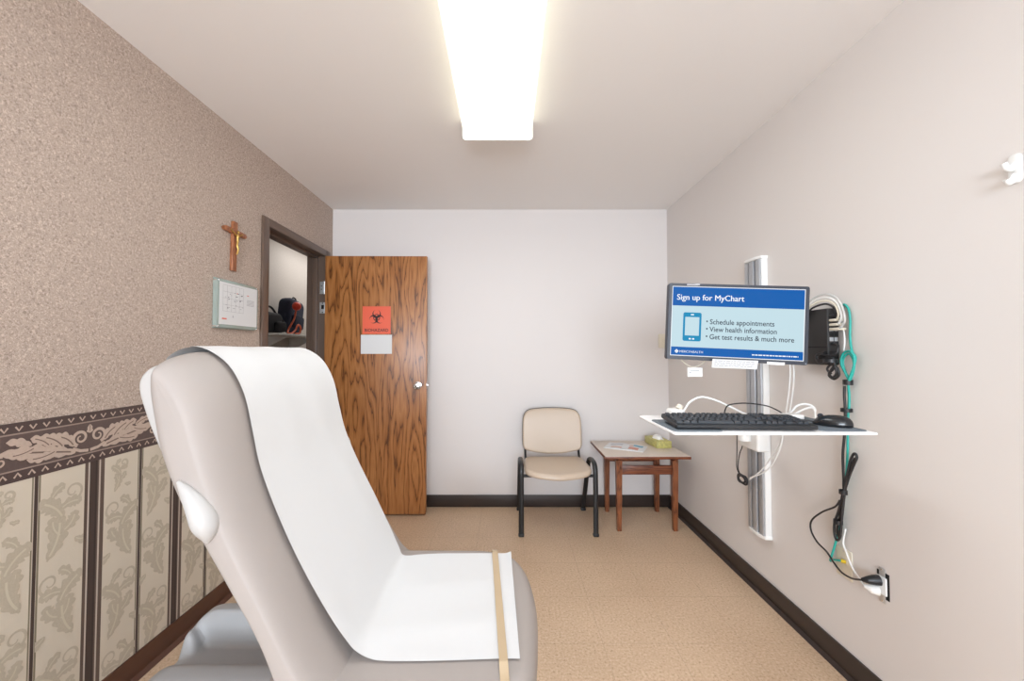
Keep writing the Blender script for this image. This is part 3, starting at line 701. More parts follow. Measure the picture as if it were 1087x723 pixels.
# ================================================================== CRUCIFIX, DOCUMENT HOLDER, DOOR SIGNS
t = thing('crucifix', 'small wooden crucifix with a brass figure on the papered wall', 'crucifix', (XL, 2.158, 1.86), (math.radians(-1.5), 0, 0), None, True)
B().box((0.001, -0.017, -0.137), (0.017, 0.017, 0.130), 0.002).build('upright', 'cross_wood', t)
ar = B(); pr = [(-0.092, 0.0), (-0.080, -0.012), (-0.017, -0.014), (0.017, -0.014), (0.080, -0.012), (0.092, 0.0), (0.080, 0.012), (0.017, 0.014), (-0.017, 0.014), (-0.080, 0.012)]
ar.pillow([(y, z + 0.074) for y, z in pr], 0.003, 0.021, 0.002, lambda a, c, tt: (tt, a, c), seg=2); ar.build('crossbar', 'cross_wood', t, 30)
# brass figure: head, body, arms raised to the bar
fg = B()
fg.tube(spline([(0.026, 0, 0.062), (0.028, 0, 0.045), (0.027, 0.002, 0.022), (0.027, -0.001, 0.002), (0.031, 0.003, -0.022), (0.027, 0, -0.048)], 5), [0.004] + [0.0075] * 6 + [0.006] * 12 + [0.005] * 6 + [0.004], 10)
for s in (-1, 1):
    fg.tube(spline([(0.026, s * 0.004, 0.052), (0.026, s * 0.025, 0.062), (0.024, s * 0.048, 0.076)], 4), [0.0035] * 8 + [0.0025], 8)
fg.lathe([(0.001, -0.009), (0.005, -0.006), (0.0065, 0.0), (0.005, 0.006), (0.001, 0.009)], 12, 0, Matrix.Translation((0.029, 0.003, 0.073)))
fg.build('brass_figure', 'brass', t, 60)

t = thing('document_holder', 'clear acrylic holder with a printed floor plan beside the door frame', 'sign holder', (XL, 2.19, 1.54))
FY0, FY1, FZ0, FZ1 = 2.020, 2.352, 1.412, 1.668
B().box((XL + 0.001, FY0, FZ0), (XL + 0.006, FY1, FZ1), 0.001).box((XL + 0.022, FY0 - 0.004, FZ0 + 0.004), (XL + 0.0265, FY1 - 0.004, FZ1 - 0.008), 0.001).box((XL + 0.006, FY0 + 0.000, FZ0 + 0.006), (XL + 0.022, FY0 + 0.004, FZ1 - 0.01)).build('acrylic_panel', 'acrylic_edge', t)
pl = B().box((XL + 0.0272, FY0 + 0.010, FZ0 + 0.020), (XL + 0.0280, FY1 - 0.016, FZ1 - 0.020))
pp = pl.build('printed_sheet', 'sheet', t)
ln = B(); X = XL + 0.0284
def dash(y0, z0, y1, z1, mi=0): ln.box((X - 0.0003, min(y0, y1), min(z0, z1)), (X, max(y0, y1), max(z0, z1)), mi=mi)
for k in range(6):
    dash(2.055 + 0.032 * k, 1.50, 2.0562 + 0.032 * k, 1.635); 
for k in range(5):
    dash(2.055, 1.50 + 0.0337 * k, 2.215, 1.5012 + 0.0337 * k)
rr = random.Random(4)
for k in range(26):
    y, z = 2.065 + 0.14 * rr.random(), 1.51 + 0.10 * rr.random(); dash(y, z, y + 0.004 + 0.014 * rr.random(), z + 0.003, 1 if k % 2 else 0)
for k in range(5): dash(2.245, 1.575 - 0.007 * k, 2.31, 1.5775 - 0.007 * k, 0)
dash(2.245, 1.600, 2.262, 1.604, 2); dash(2.050, 1.458, 2.085, 1.465, 2); dash(2.16, 1.60, 2.17, 1.604, 2); dash(2.13, 1.47, 2.136, 1.482, 0)
ln.build('floor_plan_print', ['grey_ink', 'dark_ink', 'red_ink'], pp, 0)
for y in (FY0 + 0.004, FY1 - 0.012):
    for z in (FZ0 + 0.010, FZ1 - 0.014): B().lathe([(0.005, 0), (0.005, 0.027), (0.004, 0.029)], 12, 0, Matrix.Translation((XL + 0.001, y, z)) @ Matrix.Rotation(PI / 2, 4, 'Y')).build('standoff', 'chrome', t)

# signs on the door (front face of the leaf, a hair in front)
DR = math.radians(0.8)
def on_door(x, z, d):     # point on the door's near face
    v = Matrix.Rotation(DR, 3, 'Z') @ Vector((x - DX0, DY0 - DY1 - d, 0)); return (DX0 + v.x, DY1 + v.y, z)
BX0, BX1, BSZ0, BSZ1 = -1.140, -0.917, 1.432, 1.652
t = thing('biohazard_sign', 'square orange biohazard warning sign on the oak door', 'sign', on_door((BX0 + BX1) / 2, 1.54, 0))
b = B(); q = [(BX0, BSZ0), (BX1, BSZ0), (BX1, BSZ1), (BX0, BSZ1)]
b.add([on_door(x, z, 0.0004) for x, z in q] + [on_door(x, z, 0.0022) for x, z in q], [(0, 1, 2, 3), (4, 5, 6, 7)] + [(i, (i + 1) % 4, 4 + (i + 1) % 4, 4 + i) for i in range(4)])
b.build('sign_plate', 'orange_sign', t, 0)
b = B(); cx, cz, u = (BX0 + BX1) / 2, 1.563, 0.0021
SD = lambda x, z: on_door(x, z, 0.0027)
def annulus(c, ro, ri, co, ci, a0, a1, n=28):
    """region between an outer arc and an inner, shifted arc"""
    vs = []
    for i in range(n + 1):
        a = a0 + (a1 - a0) * i / n
        vs.append(SD(co[0] + ro * math.cos(a), co[1] + ro * math.sin(a))); vs.append(SD(ci[0] + ri * math.cos(a), ci[1] + ri * math.sin(a)))
    b.add(vs, [(2 * i, 2 * i + 1, 2 * i + 3, 2 * i + 2) for i in range(n)])
for k in range(3):
    a = PI / 2 + k * 2 * PI / 3; dx, dz = math.cos(a), math.sin(a)
    co = (cx + dx * 13 * u, cz + dz * 13 * u); ci = (cx + dx * 17 * u, cz + dz * 17 * u)
    annulus(None, 16 * u, 12.2 * u, co, ci, a + 0.30, a + 2 * PI - 0.30)
annulus(None, 13.2 * u, 10.4 * u, (cx, cz), (cx, cz), 0, 2 * PI, 40)
b.build('biohazard_symbol', 'ink', t, 0, False)
b = B()
b.text('BIOHAZARD', 0.034, lambda x, y: SD(cx + x, 1.450 + y), 0, 'CENTER', 0.0006, 0.98)
b.build('sign_lettering', 'ink', t, 0, False)
b = B(); q = [(-1.152, 1.274), (-0.906, 1.274), (-0.906, 1.425), (-1.152, 1.425)]
b.add([on_door(x, z, 0.0004) for x, z in q] + [on_door(x, z, 0.0014) for x, z in q], [(0, 1, 2, 3), (4, 5, 6, 7)] + [(i, (i + 1) % 4, 4 + (i + 1) % 4, 4 + i) for i in range(4)])
solo('paper_notice', b, 'sheet', 'blank white paper taped to the door below the orange sign', 'paper', smooth=0)

# ================================================================== HALL SHELF AND BAGS
t = thing('wall_shelf', 'narrow pale shelf on the hallway wall seen through the doorway', 'shelf', (HX, 4.25, 1.45))
B().box((HX + 0.0005, 3.55, 1.438), (HX + 0.36, 4.545, 1.456), 0.003).build('board', 'white_plastic', t)
for y in (3.85, 4.40):
    b = B(); pr = [(HX + 0.001, 1.437), (HX + 0.28, 1.437), (HX + 0.02, 1.30), (HX + 0.001, 1.28)]
    b.add([(x, y - 0.01, z) for x, z in pr] + [(x, y + 0.01, z) for x, z in pr], [(0, 1, 2, 3), (7, 6, 5, 4)] + [(i, (i + 1) % 4, 4 + (i + 1) % 4, 4 + i) for i in range(4)])
    b.build('bracket', 'white_plastic', t, 0)
t = thing('shoulder_bag', 'rounded black shoulder bag with a strap on the hallway shelf', 'bag', (-2.225, 3.80, 1.4565))
B().pillow(rrect(3.62, 1.458, 3.925, 1.66, (0.03, 0.03, 0.08, 0.09)), -2.30, -2.15, 0.03, lambda a, c, tt: (tt, a, c), 0.05, 5).build('body', 'bag_black', t, 60)
B().pillow(rrect(3.75, 1.475, 3.91, 1.575, 0.03), -2.155, -2.112, 0.012, lambda a, c, tt: (tt, a, c), 0.02, 4).build('front_pocket', 'bag_black', t, 60)
B().tube(spline([(-2.22, 3.660, 1.63), (-2.20, 3.720, 1.70), (-2.20, 3.790, 1.705), (-2.19, 3.870, 1.64), (-2.13, 3.905, 1.56)], 6), 0.010, 8).build('strap', 'bag_black', t, 60)
t = thing('backpack', 'dark navy backpack leaning upright on the hallway shelf', 'backpack', (-2.20, 4.12, 1.4565), (math.radians(-11), 0, 0), None, True)
B().pillow(rrect(-0.15, 0.03, 0.13, 0.37, (0.03, 0.03, 0.07, 0.07)), -0.08, 0.06, 0.03, lambda a, c, tt: (tt, a, c), 0.05, 5).build('body', 'navy', t, 60)
B().pillow(rrect(-0.11, 0.06, 0.07, 0.20, 0.03), 0.05, 0.10, 0.012, lambda a, c, tt: (tt, a, c), 0.02, 4).build('front_pocket', 'navy', t, 60)
B().tube(spline([(0.0, -0.03, 0.365), (0.0, -0.02, 0.395), (0.0, 0.03, 0.395), (0.0, 0.04, 0.362)], 6), 0.007, 8).build('top_handle', 'bag_black', t, 60)
t = thing('cord_reel', 'orange cord with a red ball end hanging on the navy backpack', 'cord', (-2.090, 3.940, 1.457))
B().lathe([(0.001, -0.042), (0.025, -0.034), (0.040, -0.012), (0.042, 0.005), (0.034, 0.026), (0.018, 0.040), (0.001, 0.043)], 18, 0, Matrix.Translation((-2.055, 3.970, 1.735))).build('ball_end', 'orange_red', t, 60)
B().tube(spline([(-2.060, 3.970, 1.70), (-2.060, 3.940, 1.62), (-2.060, 3.890, 1.56), (-2.070, 3.850, 1.50), (-2.050, 3.810, 1.468), (-2.050, 3.870, 1.466), (-2.050, 3.940, 1.50), (-2.050, 3.990, 1.555), (-2.050, 4.040, 1.53), (-2.050, 4.020, 1.475), (-2.050, 3.950, 1.468)], 6), 0.009, 8).build('cord_loop', 'orange_cord', t, 60)

# ================================================================== COMPUTER WALL MOUNT
t = thing('wall_mount_track', 'tall aluminium wall track with arms and white keyboard tray', 'wall mount', (XR, 2.17, 1.05))
RY0, RY1, RX, RZ0, RZ1 = 2.102, 2.240, 1.322, 0.338, 1.782
tr = B().box((RX + 0.012, RY0, RZ0), (XR - 0.001, RY1, RZ1), 0.002)
track = tr.build('track_body', 'white_plastic', t)
B().box((RX + 0.0005, RY0 + 0.004, RZ0 + 0.004), (RX + 0.013, RY0 + 0.040, RZ1 - 0.004), 0.004).box((RX - 0.002, RY0 + 0.052, RZ0 + 0.004), (RX + 0.013, RY1 - 0.046, RZ1 - 0.004), 0.004).box((RX + 0.0005, RY1 - 0.034, RZ0 + 0.004), (RX + 0.013, RY1 - 0.003, RZ1 - 0.004), 0.004).build('track_face', 'alu', track)
B().box((RX + 0.010, RY0 + 0.036, RZ0 + 0.004), (RX + 0.0128, RY1 - 0.03, RZ1 - 0.004)).build('groove', 'alu_dark', track)
for z0, z1 in ((RZ0 - 0.010, RZ0 + 0.006), (RZ1 - 0.004, RZ1 + 0.012)):
    B().pillow([(RX + 0.006, RY0 - 0.004), (XR - 0.001, RY0 - 0.004), (XR - 0.001, RY1 + 0.004), (RX + 0.006, RY1 + 0.004), (RX - 0.006, RY1 - 0.03), (RX - 0.006, RY0 + 0.03)], z0, z1, 0.002, lambda a, c, tt: (a, c, tt), seg=2).build('end_cap', 'white_plastic', t)
B().box((RX - 0.034, RY0 - 0.012, 0.775), (XR - 0.006, RY1 + 0.008, 0.925), 0.012, seg=4).build('carriage', 'white_plastic', t)
# arm from the carriage up to the tray
B().tube(spline([(1.27, 2.17, 0.895), (1.20, 2.05, 0.935), (1.08, 1.84, 0.985), (0.98, 1.68, 1.012), (0.93, 1.58, 1.020)], 6), 0.026, 12, ry=0.018).lathe([(0.03, -0.06), (0.03, 0.05)], 20, 0, Matrix.Translation((1.27, 2.17, 0.88))).box((0.78, 1.40, 1.022), (1.02, 1.60, 1.033), 0.003).build('tray_arm', 'white_plastic', t, 50)
tray = B().pillow(rrect(0.524, 1.268, 1.164, 1.622, (0.012, 0.012, 0.03, 0.03)), 1.0325, 1.040, 0.003, lambda a, c, tt: (a, c, tt), 0.003, 3)
o = tray.build('keyboard_tray', 'white_tray', t, 50); o['label'] = 'thin white keyboard tray'
# monitor arm: from a second carriage to the back of the screen
B().box((RX - 0.034, RY0 - 0.010, 1.335), (XR - 0.006, RY1 + 0.006, 1.465), 0.012, seg=4).tube(spline([(1.28, 2.16, 1.40), (1.18, 2.02, 1.40), (1.06, 1.86, 1.40), (0.965, 1.735, 1.40)], 5), 0.022, 12).tube([(0.965, 1.74, 1.34), (0.965, 1.74, 1.46)], 0.026, 16).tube([(0.965, 1.735, 1.40), (0.90, 1.66, 1.40)], 0.02, 12).build('monitor_arm', 'alu', t, 50)

for nm, x0, x1, y0, y1, lab in (('mouse_pad', 1.005, 1.152, 1.288, 1.585, 'dark grey pad under the mouse at the right end of the tray'), ('wrist_pad', 0.531, 0.690, 1.283, 1.50, 'dark grey pad under the left end of the keyboard')):
    solo(nm, B().pillow(rrect(x0, y0, x1, y1, 0.02), 1.0405, 1.0430, 0.001, lambda a, c, tt: (a, c, tt), seg=2), 'pad_grey', lab, 'pad')

# keyboard
t = thing('keyboard', 'black computer keyboard on the white wall-mounted tray', 'keyboard', (0.772, 1.372, 1.0435), (math.radians(5.5), 0, math.radians(-2.5)), None, True)
kw, kd = 0.444, 0.150
B().pillow(rrect(-kw / 2, -kd / 2, kw / 2, kd / 2, 0.008), 0.0075, 0.022, 0.003, lambda a, c, tt: (a, c, tt), 0.004, 3).build('case', 'black', t)
for x in (-0.18, 0.18): B().box((x - 0.02, kd / 2 - 0.03, -0.006), (x + 0.02, kd / 2 - 0.014, 0.008), 0.003).build('foot', 'black', t)
ks = B(); U = 0.01845
rows = [(0.052, [(1.25 + i + (0.5 if i > 3 else 0) + (0.5 if i > 7 else 0) if i >= 0 else 0, 0.88) for i in range(12)] + [(0, 0.88)])]
rows += [(0.0275, [(i, 0.88) for i in range(13)] + [(13, 1.9)]), (0.0087, [(0, 1.4)] + [(1.5 + i, 0.88) for i in range(12)] + [(13.5, 1.4)]), (-0.0101, [(0, 1.65)] + [(1.75 + i, 0.88) for i in range(11)] + [(12.75, 2.15)]), (-0.0289, [(0, 2.15)] + [(2.25 + i, 0.88) for i in range(10)] + [(12.25, 2.65)]), (-0.0477, [(0, 1.15), (1.25, 1.15), (2.5, 1.15), (3.75, 6.15), (10, 1.15), (11.25, 1.15), (12.5, 1.15), (13.75, 1.15)])]
def keycap(x, y, wd, dp=0.0160):
    a, h0, h1, i_ = wd, 0.021, 0.0295, 0.0022
    ks.add([(x, y - dp / 2, h0), (x + a, y - dp / 2, h0), (x + a, y + dp / 2, h0), (x, y + dp / 2, h0), (x + i_, y - dp / 2 + i_, h1), (x + a - i_, y - dp / 2 + i_, h1), (x + a - i_, y + dp / 2 - i_, h1), (x + i_, y + dp / 2 - i_, h1)], [(0, 3, 2, 1), (4, 5, 6, 7), (0, 1, 5, 4), (1, 2, 6, 5), (2, 3, 7, 6), (3, 0, 4, 7)])
for y, rw in rows:
    for c, wd in rw: keycap(-0.2145 + c * U, y, wd * U)
    for k in range(3):
        if y == -0.0101 or (y == -0.0289 and k != 1): continue
        keycap(-0.2145 + (15.4 + k) * U, y, 0.88 * U)
    for k in range(4):
        if y == 0.052 or (y == -0.0477 and k == 0): continue
        keycap(-0.2145 + (18.8 + k) * U, y, (1.88 if (y == -0.0477 and k == 0) else 0.88) * U)
keycap(-0.2145 + 18.8 * U, -0.0477, 1.88 * U)
ks.build('keys', 'key', t, 0)

# mouse
t = thing('computer_mouse', 'glossy black computer mouse at the right end of the tray', 'mouse', (1.098, 1.370, 1.0435), (0, 0, math.radians(38)), None, True)
ms = B(); vs = []; n = 28
for k in range(9):
    a = PI / 2 * k / 8
    for i in range(n):
        th = 2 * PI * i / n; rx = 0.031 * (1 + 0.06 * math.cos(2 * th)); ry = 0.056
        sc = math.cos(a) ** 0.75 if k < 8 else 0.02
        vs.append((rx * sc * math.cos(th), ry * sc * math.sin(th) - 0.006 * math.sin(a), 0.003 + 0.034 * math.sin(a) * (1 - 0.12 * math.sin(th) * math.cos(a))))
vs2 = [(0.029 * math.cos(2 * PI * i / n), 0.053 * math.sin(2 * PI * i / n), 0.0003) for i in range(n)]
vs = vs2 + vs
ms.add(vs, [(k * n + i, k * n + (i + 1) % n, k * n + n + (i + 1) % n, k * n + n + i) for k in range(9) for i in range(n)] + [tuple(range(n))[::-1], tuple(9 * n + i for i in range(n))])
ms.build('shell', 'black_gloss', t, 60)
B().tube([(-0.0035, 0.032, 0.0295), (0.0035, 0.032, 0.0295)], 0.0085, 14).build('scroll_wheel', 'key', t)
B().tube(spline([(0.0, 0.054, 0.008), (-0.01, 0.075, 0.010), (-0.03, 0.10, 0.012), (-0.06, 0.12, 0.008), (-0.085, 0.16, 0.006)], 6), 0.0022, 8).build('mouse_cord', 'cord_black', t, 60)

# monitor
t = thing('computer_monitor', 'black widescreen monitor showing a blue sign-up page', 'monitor', (0.892, 1.57, 1.402), (0, math.radians(2.7), math.radians(-6.7)), None, True)
mw, mh = 0.513, 0.299
bz = B()
o_ = rrect(-mw / 2, -mh / 2, mw / 2, mh / 2, 0.008, 4); i_ = rrect(-mw / 2 + 0.013, -mh / 2 + 0.0145, mw / 2 - 0.013, mh / 2 - 0.011, 0.001, 4); n = len(o_)
vs = [(x, -0.010, z) for x, z in o_] + [(x * 0.996, -0.0125, z * 0.994) for x, z in o_] + [(x, -0.0125, z) for x, z in i_] + [(x, -0.009, z) for x, z in i_] + [(x, 0.020, z) for x, z in o_] + [(x * 0.86, 0.042, z * 0.84) for x, z in o_]
fs = []
for p, q in ((0, 1), (1, 2), (2, 3), (4, 0), (5, 4)):
    for i in range(n): fs.append((p * n + i, p * n + (i + 1) % n, q * n + (i + 1) % n, q * n + i))
fs.append(tuple(5 * n + i for i in range(n)))
bz.add(vs, fs); bz.build('bezel', 'bezel', t, 40)
B().box((-0.06, 0.040, -0.06), (0.06, 0.058, 0.06), 0.004).build('back_plate', 'black', t)
sw0, sw1, sz0, sz1 = -mw / 2 + 0.0132, mw / 2 - 0.0132, -mh / 2 + 0.0147, mh / 2 - 0.0112
SW, SH = sw1 - sw0, sz1 - sz0
s_ = B(); F = -0.0094
def spt(u, v, d=0.0): return (sw0 + u * SW, F - d, sz1 - v * SH)
def rect(u0, v0, u1, v1, mi, d): s_.add([spt(u0, v1, d), spt(u1, v1, d), spt(u1, v0, d), spt(u0, v0, d)], [(0, 1, 2, 3)], mi)
def rr2(u0, v0, u1, v1, r, mi, d):
    p = rrect(u0 * SW, v0 * SH, u1 * SW, v1 * SH, r, 4); s_.add([spt(a / SW, c / SH, d) for a, c in p], [tuple(range(len(p)))], mi)
def txt(u, v, size, body, mi, bold=0.0, sx=1.0, d=0.0006): s_.text(body, size, lambda x, y: (sw0 + u * SW + x, F - d, sz1 - v * SH + y), mi, 'LEFT', bold, sx)
rect(0, 0, 1, 1, 3, 0); rect(0.006, 0.010, 0.994, 0.280, 0, 0.0003); rect(0.006, 0.280, 0.994, 0.872, 1, 0.0003); rect(0.006, 0.872, 0.994, 0.990, 0, 0.0003)
for q_ in (0.036, 0.0368, 0.0376): txt(q_, 0.196, 0.0315, 'Sign up for MyChart', 3, 0.0, 0.965, 0.0006 + (q_ - 0.036) * 0.02)
rr2(0.092, 0.375, 0.232, 0.785, 0.007, 2, 0.0005); rect(0.108, 0.440, 0.216, 0.705, 1, 0.0007)
rr2(0.150, 0.398, 0.174, 0.414, 0.001, 3, 0.0007); rr2(0.140, 0.742, 0.156, 0.762, 0.001, 3, 0.0007); rr2(0.166, 0.742, 0.182, 0.762, 0.001, 3, 0.0007)
for v, body in ((0.532, 'Schedule appointments'), (0.638, 'View health information'), (0.745, 'Get test results & much more')):
    txt(0.296, v, 0.0275, body, 4, 0.0003, 0.915)
    rr2(0.269, v - 0.050, 0.282, v - 0.027, 0.0028, 4, 0.0006)
txt(0.072, 0.953, 0.0125, 'MERCYHEALTH', 3, 0.0, 1.02)
for k in range(4):
    a = PI / 2 * k; c = (0.050, 0.935); 
    du, dv = 0.0085 * math.cos(a), 0.0150 * math.sin(a); rr2(c[0] + du - 0.006, c[1] + dv - 0.0105, c[0] + du + 0.006, c[1] + dv + 0.0105, 0.001, 3, 0.0006)
rr_ = random.Random(11); u = 0.62
while u < 0.955:
    wd = 0.008 + 0.022 * rr_.random(); rect(u, 0.934, min(u + wd, 0.96), 0.950, 3, 0.0006); u += wd + 0.005
s_.build('screen', ['s_blue', 's_body', 's_teal', 's_white', 's_dark'], t, 0, False)
B().box((-0.19, -0.0132, mh / 2 - 0.008), (-0.150, -0.0124, mh / 2 - 0.002), 0.0003).box((-0.158, -0.0134, mh / 2 - 0.007), (-0.142, -0.0124, mh / 2 + 0.001), 0.0003).build('top_sticker', 'grey_ink', t)
B().box((-0.035, -0.0131, -mh / 2 + 0.004), (0.015, -0.0124, -mh / 2 + 0.0075), 0.0002).build('badge', 'alu', t)
B().lathe([(0.0015, 0), (0.0015, 0.0008)], 8, 0, Matrix.Translation((mw / 2 - 0.008, -0.0125, -mh / 2 + 0.006)) @ R90).build('power_light', 's_white', t)
B().box((0.112, -0.0134, -mh / 2 - 0.004), (0.175, -0.0126, -mh / 2 + 0.007), 0.0002).build('bottom_sticker', 'sheet', t)
# paper strip taped under the screen
t2 = thing('paper_strip', 'white printed paper strip hanging under the monitor screen', 'paper', (0.872, 1.545, 1.245), (math.radians(14), math.radians(2.2), math.radians(-6.7)), None, True)
B().box((-0.082, 0.0, -0.017), (0.082, 0.0006, 0.017)).build('paper', 'sheet', t2, 0)
b = B(); rr_ = random.Random(8)
for k in range(4):
    u = -0.074
    while u < 0.066:
        wd = 0.005 + 0.014 * rr_.random(); b.box((u, -0.0002, 0.0095 - k * 0.0065), (min(u + wd, 0.074), 0.0, 0.0120 - k * 0.0065)); u += wd + 0.003
b.build('print', 'grey_ink', t2, 0)
# small white tag hanging behind the monitor's lower left
t = thing('hanging_tag', 'small white tag hanging from a cord below the monitor', 'tag', (0.757, 1.625, 1.256))
B().box((0.727, 1.622, 1.192), (0.787, 1.632, 1.229), 0.002).build('tag_card', 'white_plastic', t)
B().box((0.736, 1.6216, 1.214), (0.772, 1.6221, 1.2175)).box((0.734, 1.6216, 1.206), (0.74, 1.6221, 1.212)).build('print', 'grey_ink', t, 0)
B().tube(spline([(0.70, 1.625, 1.262), (0.722, 1.627, 1.243), (0.752, 1.628, 1.2305), (0.785, 1.627, 1.243), (0.805, 1.625, 1.262)], 6), 0.0018, 8).build('cord', 'ivory', t, 60)

# small computer on the right wall behind the monitor
t = thing('mini_computer', 'black small-form computer mounted on the wall behind the monitor', 'computer', (XR, 1.76, 1.35))
B().box((1.312, 1.652, 1.238), (1.360, 1.838, 1.470), 0.004).build('case', 'pc_black', t)
B().box((1.3605, 1.70, 1.28), (XR - 0.0005, 1.82, 1.43), 0.001).build('bracket', 'black', t)
b = B().box((1.3095, 1.654, 1.310), (1.312, 1.836, 1.314))
b.build('case_seam', 'dark_hole', t)
for k, (z, hh, mm) in enumerate(((1.335, 0.016, 'alu'), (1.356, 0.013, 'dark_hole'), (1.376, 0.014, 'alu'), (1.318, 0.010, 'dark_hole'))):
    for x0, x1 in ((1.320, 1.336), (1.340, 1.354)): B().box((x0, 1.6500, z), (x1, 1.6522, z + hh), 0.0008).build('port', mm, t)
b = B()
for k in range(7): b.box((1.318, 1.6508, 1.255 + k * 0.006), (1.354, 1.6522, 1.258 + k * 0.006))
b.build('vent_grille', 'dark_hole', t, 0)

# ================================================================== CABLES
def cable(name, label, runs, mat, cat='cable', group=None, extra=()):
    """runs: list of (points, radius). extra: (part name, builder, material)"""
    org = runs[0][0][0]
    t = thing(name, label, cat, org, None, group)
    for k, (p, r) in enumerate(runs):
        B().tube(spline(p, 7), r, 8).build('cord' if k == 0 else 'cord_strand', mat, t, 70)
    for nm, bld, mm in extra: bld.build(nm, mm, t)
    return t
def tie(x, y, z, r=0.012, h=0.010):
    b = B(); n = 16; vs = [((x + q * math.cos(2 * PI * i / n)), y + q * math.sin(2 * PI * i / n), z + zz) for q, zz in ((r, -h), (r, h), (r * 0.86, h), (r * 0.86, -h)) for i in range(n)]
    return b.add(vs, [(k * n + i, k * n + (i + 1) % n, ((k + 1) % 4) * n + (i + 1) % n, ((k + 1) % 4) * n + i) for k in range(4) for i in range(n)])
cable('network_cable', 'teal network cable running down the right wall to the ivory data jack',
      [([(1.357, 1.647, 1.455), (1.358, 1.625, 1.482), (1.358, 1.602, 1.462), (1.357, 1.594, 1.416), (1.356, 1.595, 1.349), (1.353, 1.585, 1.298), (1.345, 1.560, 1.269), (1.343, 1.570, 1.225), (1.345, 1.588, 1.191), (1.347, 1.597, 1.164), (1.351, 1.601, 1.101), (1.352, 1.607, 1.045), (1.352, 1.611, 0.97), (1.352, 1.614, 0.894), (1.352, 1.619, 0.841), (1.352, 1.630, 0.743), (1.352, 1.655, 0.641), (1.351, 1.670, 0.551), (1.350, 1.690, 0.480), (1.349, 1.708, 0.425), (1.347, 1.690, 0.437), (1.346, 1.665, 0.447), (1.350, 1.652, 0.452)], 0.0042),
       ([(1.341, 1.584, 1.177), (1.339, 1.603, 1.212), (1.338, 1.619, 1.249), (1.338, 1.608, 1.284), (1.338, 1.580, 1.295), (1.336, 1.556, 1.276), (1.335, 1.556, 1.240), (1.337, 1.573, 1.203), (1.341, 1.590, 1.168), (1.347, 1.594, 1.12), (1.348, 1.598, 1.06)], 0.0042),
       ([(1.343, 1.585, 1.182), (1.342, 1.610, 1.225), (1.342, 1.612, 1.265), (1.342, 1.585, 1.285), (1.341, 1.564, 1.26), (1.342, 1.566, 1.22), (1.344, 1.588, 1.175)], 0.0042)],
      'cord_teal', extra=(('plug_boot', B().tube([(1.350, 1.652, 0.452), (1.3585, 1.640, 0.452)], [0.0075, 0.0065], 12), 'yellow'), ('cable_tie', tie(1.345, 1.597, 1.172, 0.0165), 'black')))
cable('power_cable', 'thick black power cord looped and bundled down the right wall',
      [([(1.3355, 1.602, 1.158), (1.335, 1.603, 1.12), (1.335, 1.601, 1.046), (1.335, 1.606, 0.971), (1.336, 1.617, 0.894), (1.336, 1.618, 0.842), (1.334, 1.614, 0.792), (1.334, 1.612, 0.747), (1.334, 1.588, 0.808), (1.333, 1.561, 0.866), (1.333, 1.550, 0.893), (1.332, 1.560, 0.903), (1.331, 1.577, 0.872), (1.331, 1.590, 0.825), (1.331, 1.613, 0.741), (1.331, 1.636, 0.662), (1.332, 1.660, 0.600), (1.332, 1.662, 0.554), (1.332, 1.650, 0.534), (1.332, 1.634, 0.555), (1.332, 1.629, 0.594), (1.332, 1.621, 0.668), (1.332, 1.612, 0.722)], 0.0048),
       ([(1.334, 1.612, 0.735), (1.336, 1.622, 0.69), (1.337, 1.640, 0.63), (1.337, 1.654, 0.575), (1.337, 1.647, 0.548), (1.336, 1.637, 0.585), (1.335, 1.625, 0.65), (1.335, 1.606, 0.76), (1.336, 1.582, 0.84), (1.336, 1.562, 0.885)], 0.0045)],
      'cord_black', extra=(('cable_tie', tie(1.333, 1.616, 0.738, 0.014, 0.008), 'black'), ('cable_tie', tie(1.333, 1.644, 0.610, 0.016, 0.008), 'black'), ('cable_tie', tie(1.343, 1.604, 1.062, 0.0195, 0.007), 'black')))
cable('appliance_cable', 'thin black cord curving out to the black plug in the wall socket',
      [([(1.320, 1.618, 0.705), (1.319, 1.640, 0.672), (1.322, 1.711, 0.623), (1.324, 1.772, 0.565), (1.326, 1.783, 0.520), (1.326, 1.750, 0.483), (1.325, 1.695, 0.466), (1.322, 1.657, 0.443), (1.318, 1.615, 0.427), (1.310, 1.560, 0.434), (1.304, 1.515, 0.453), (1.312, 1.497, 0.462)], 0.0036)],
      'cord_black', extra=(('plug', B().tube([(1.306, 1.510, 0.456), (1.318, 1.497, 0.462), (1.335, 1.492, 0.465), (1.351, 1.488, 0.466)], [0.006, 0.013, 0.017, 0.018], 14), 'black'),))
cable('adapter_cable', 'white cord running down to the white plug in the wall socket',
      [([(1.350, 1.630, 0.590), (1.348, 1.640, 0.530), (1.342, 1.618, 0.500), (1.335, 1.589, 0.467), (1.330, 1.552, 0.441), (1.322, 1.520, 0.432), (1.326, 1.506, 0.428)], 0.0036)],
      'cord_white', extra=(('plug', B().tube([(1.322, 1.517, 0.430), (1.333, 1.500, 0.428), (1.351, 1.492, 0.428)], [0.007, 0.015, 0.018], 14), 'white_plastic'),))
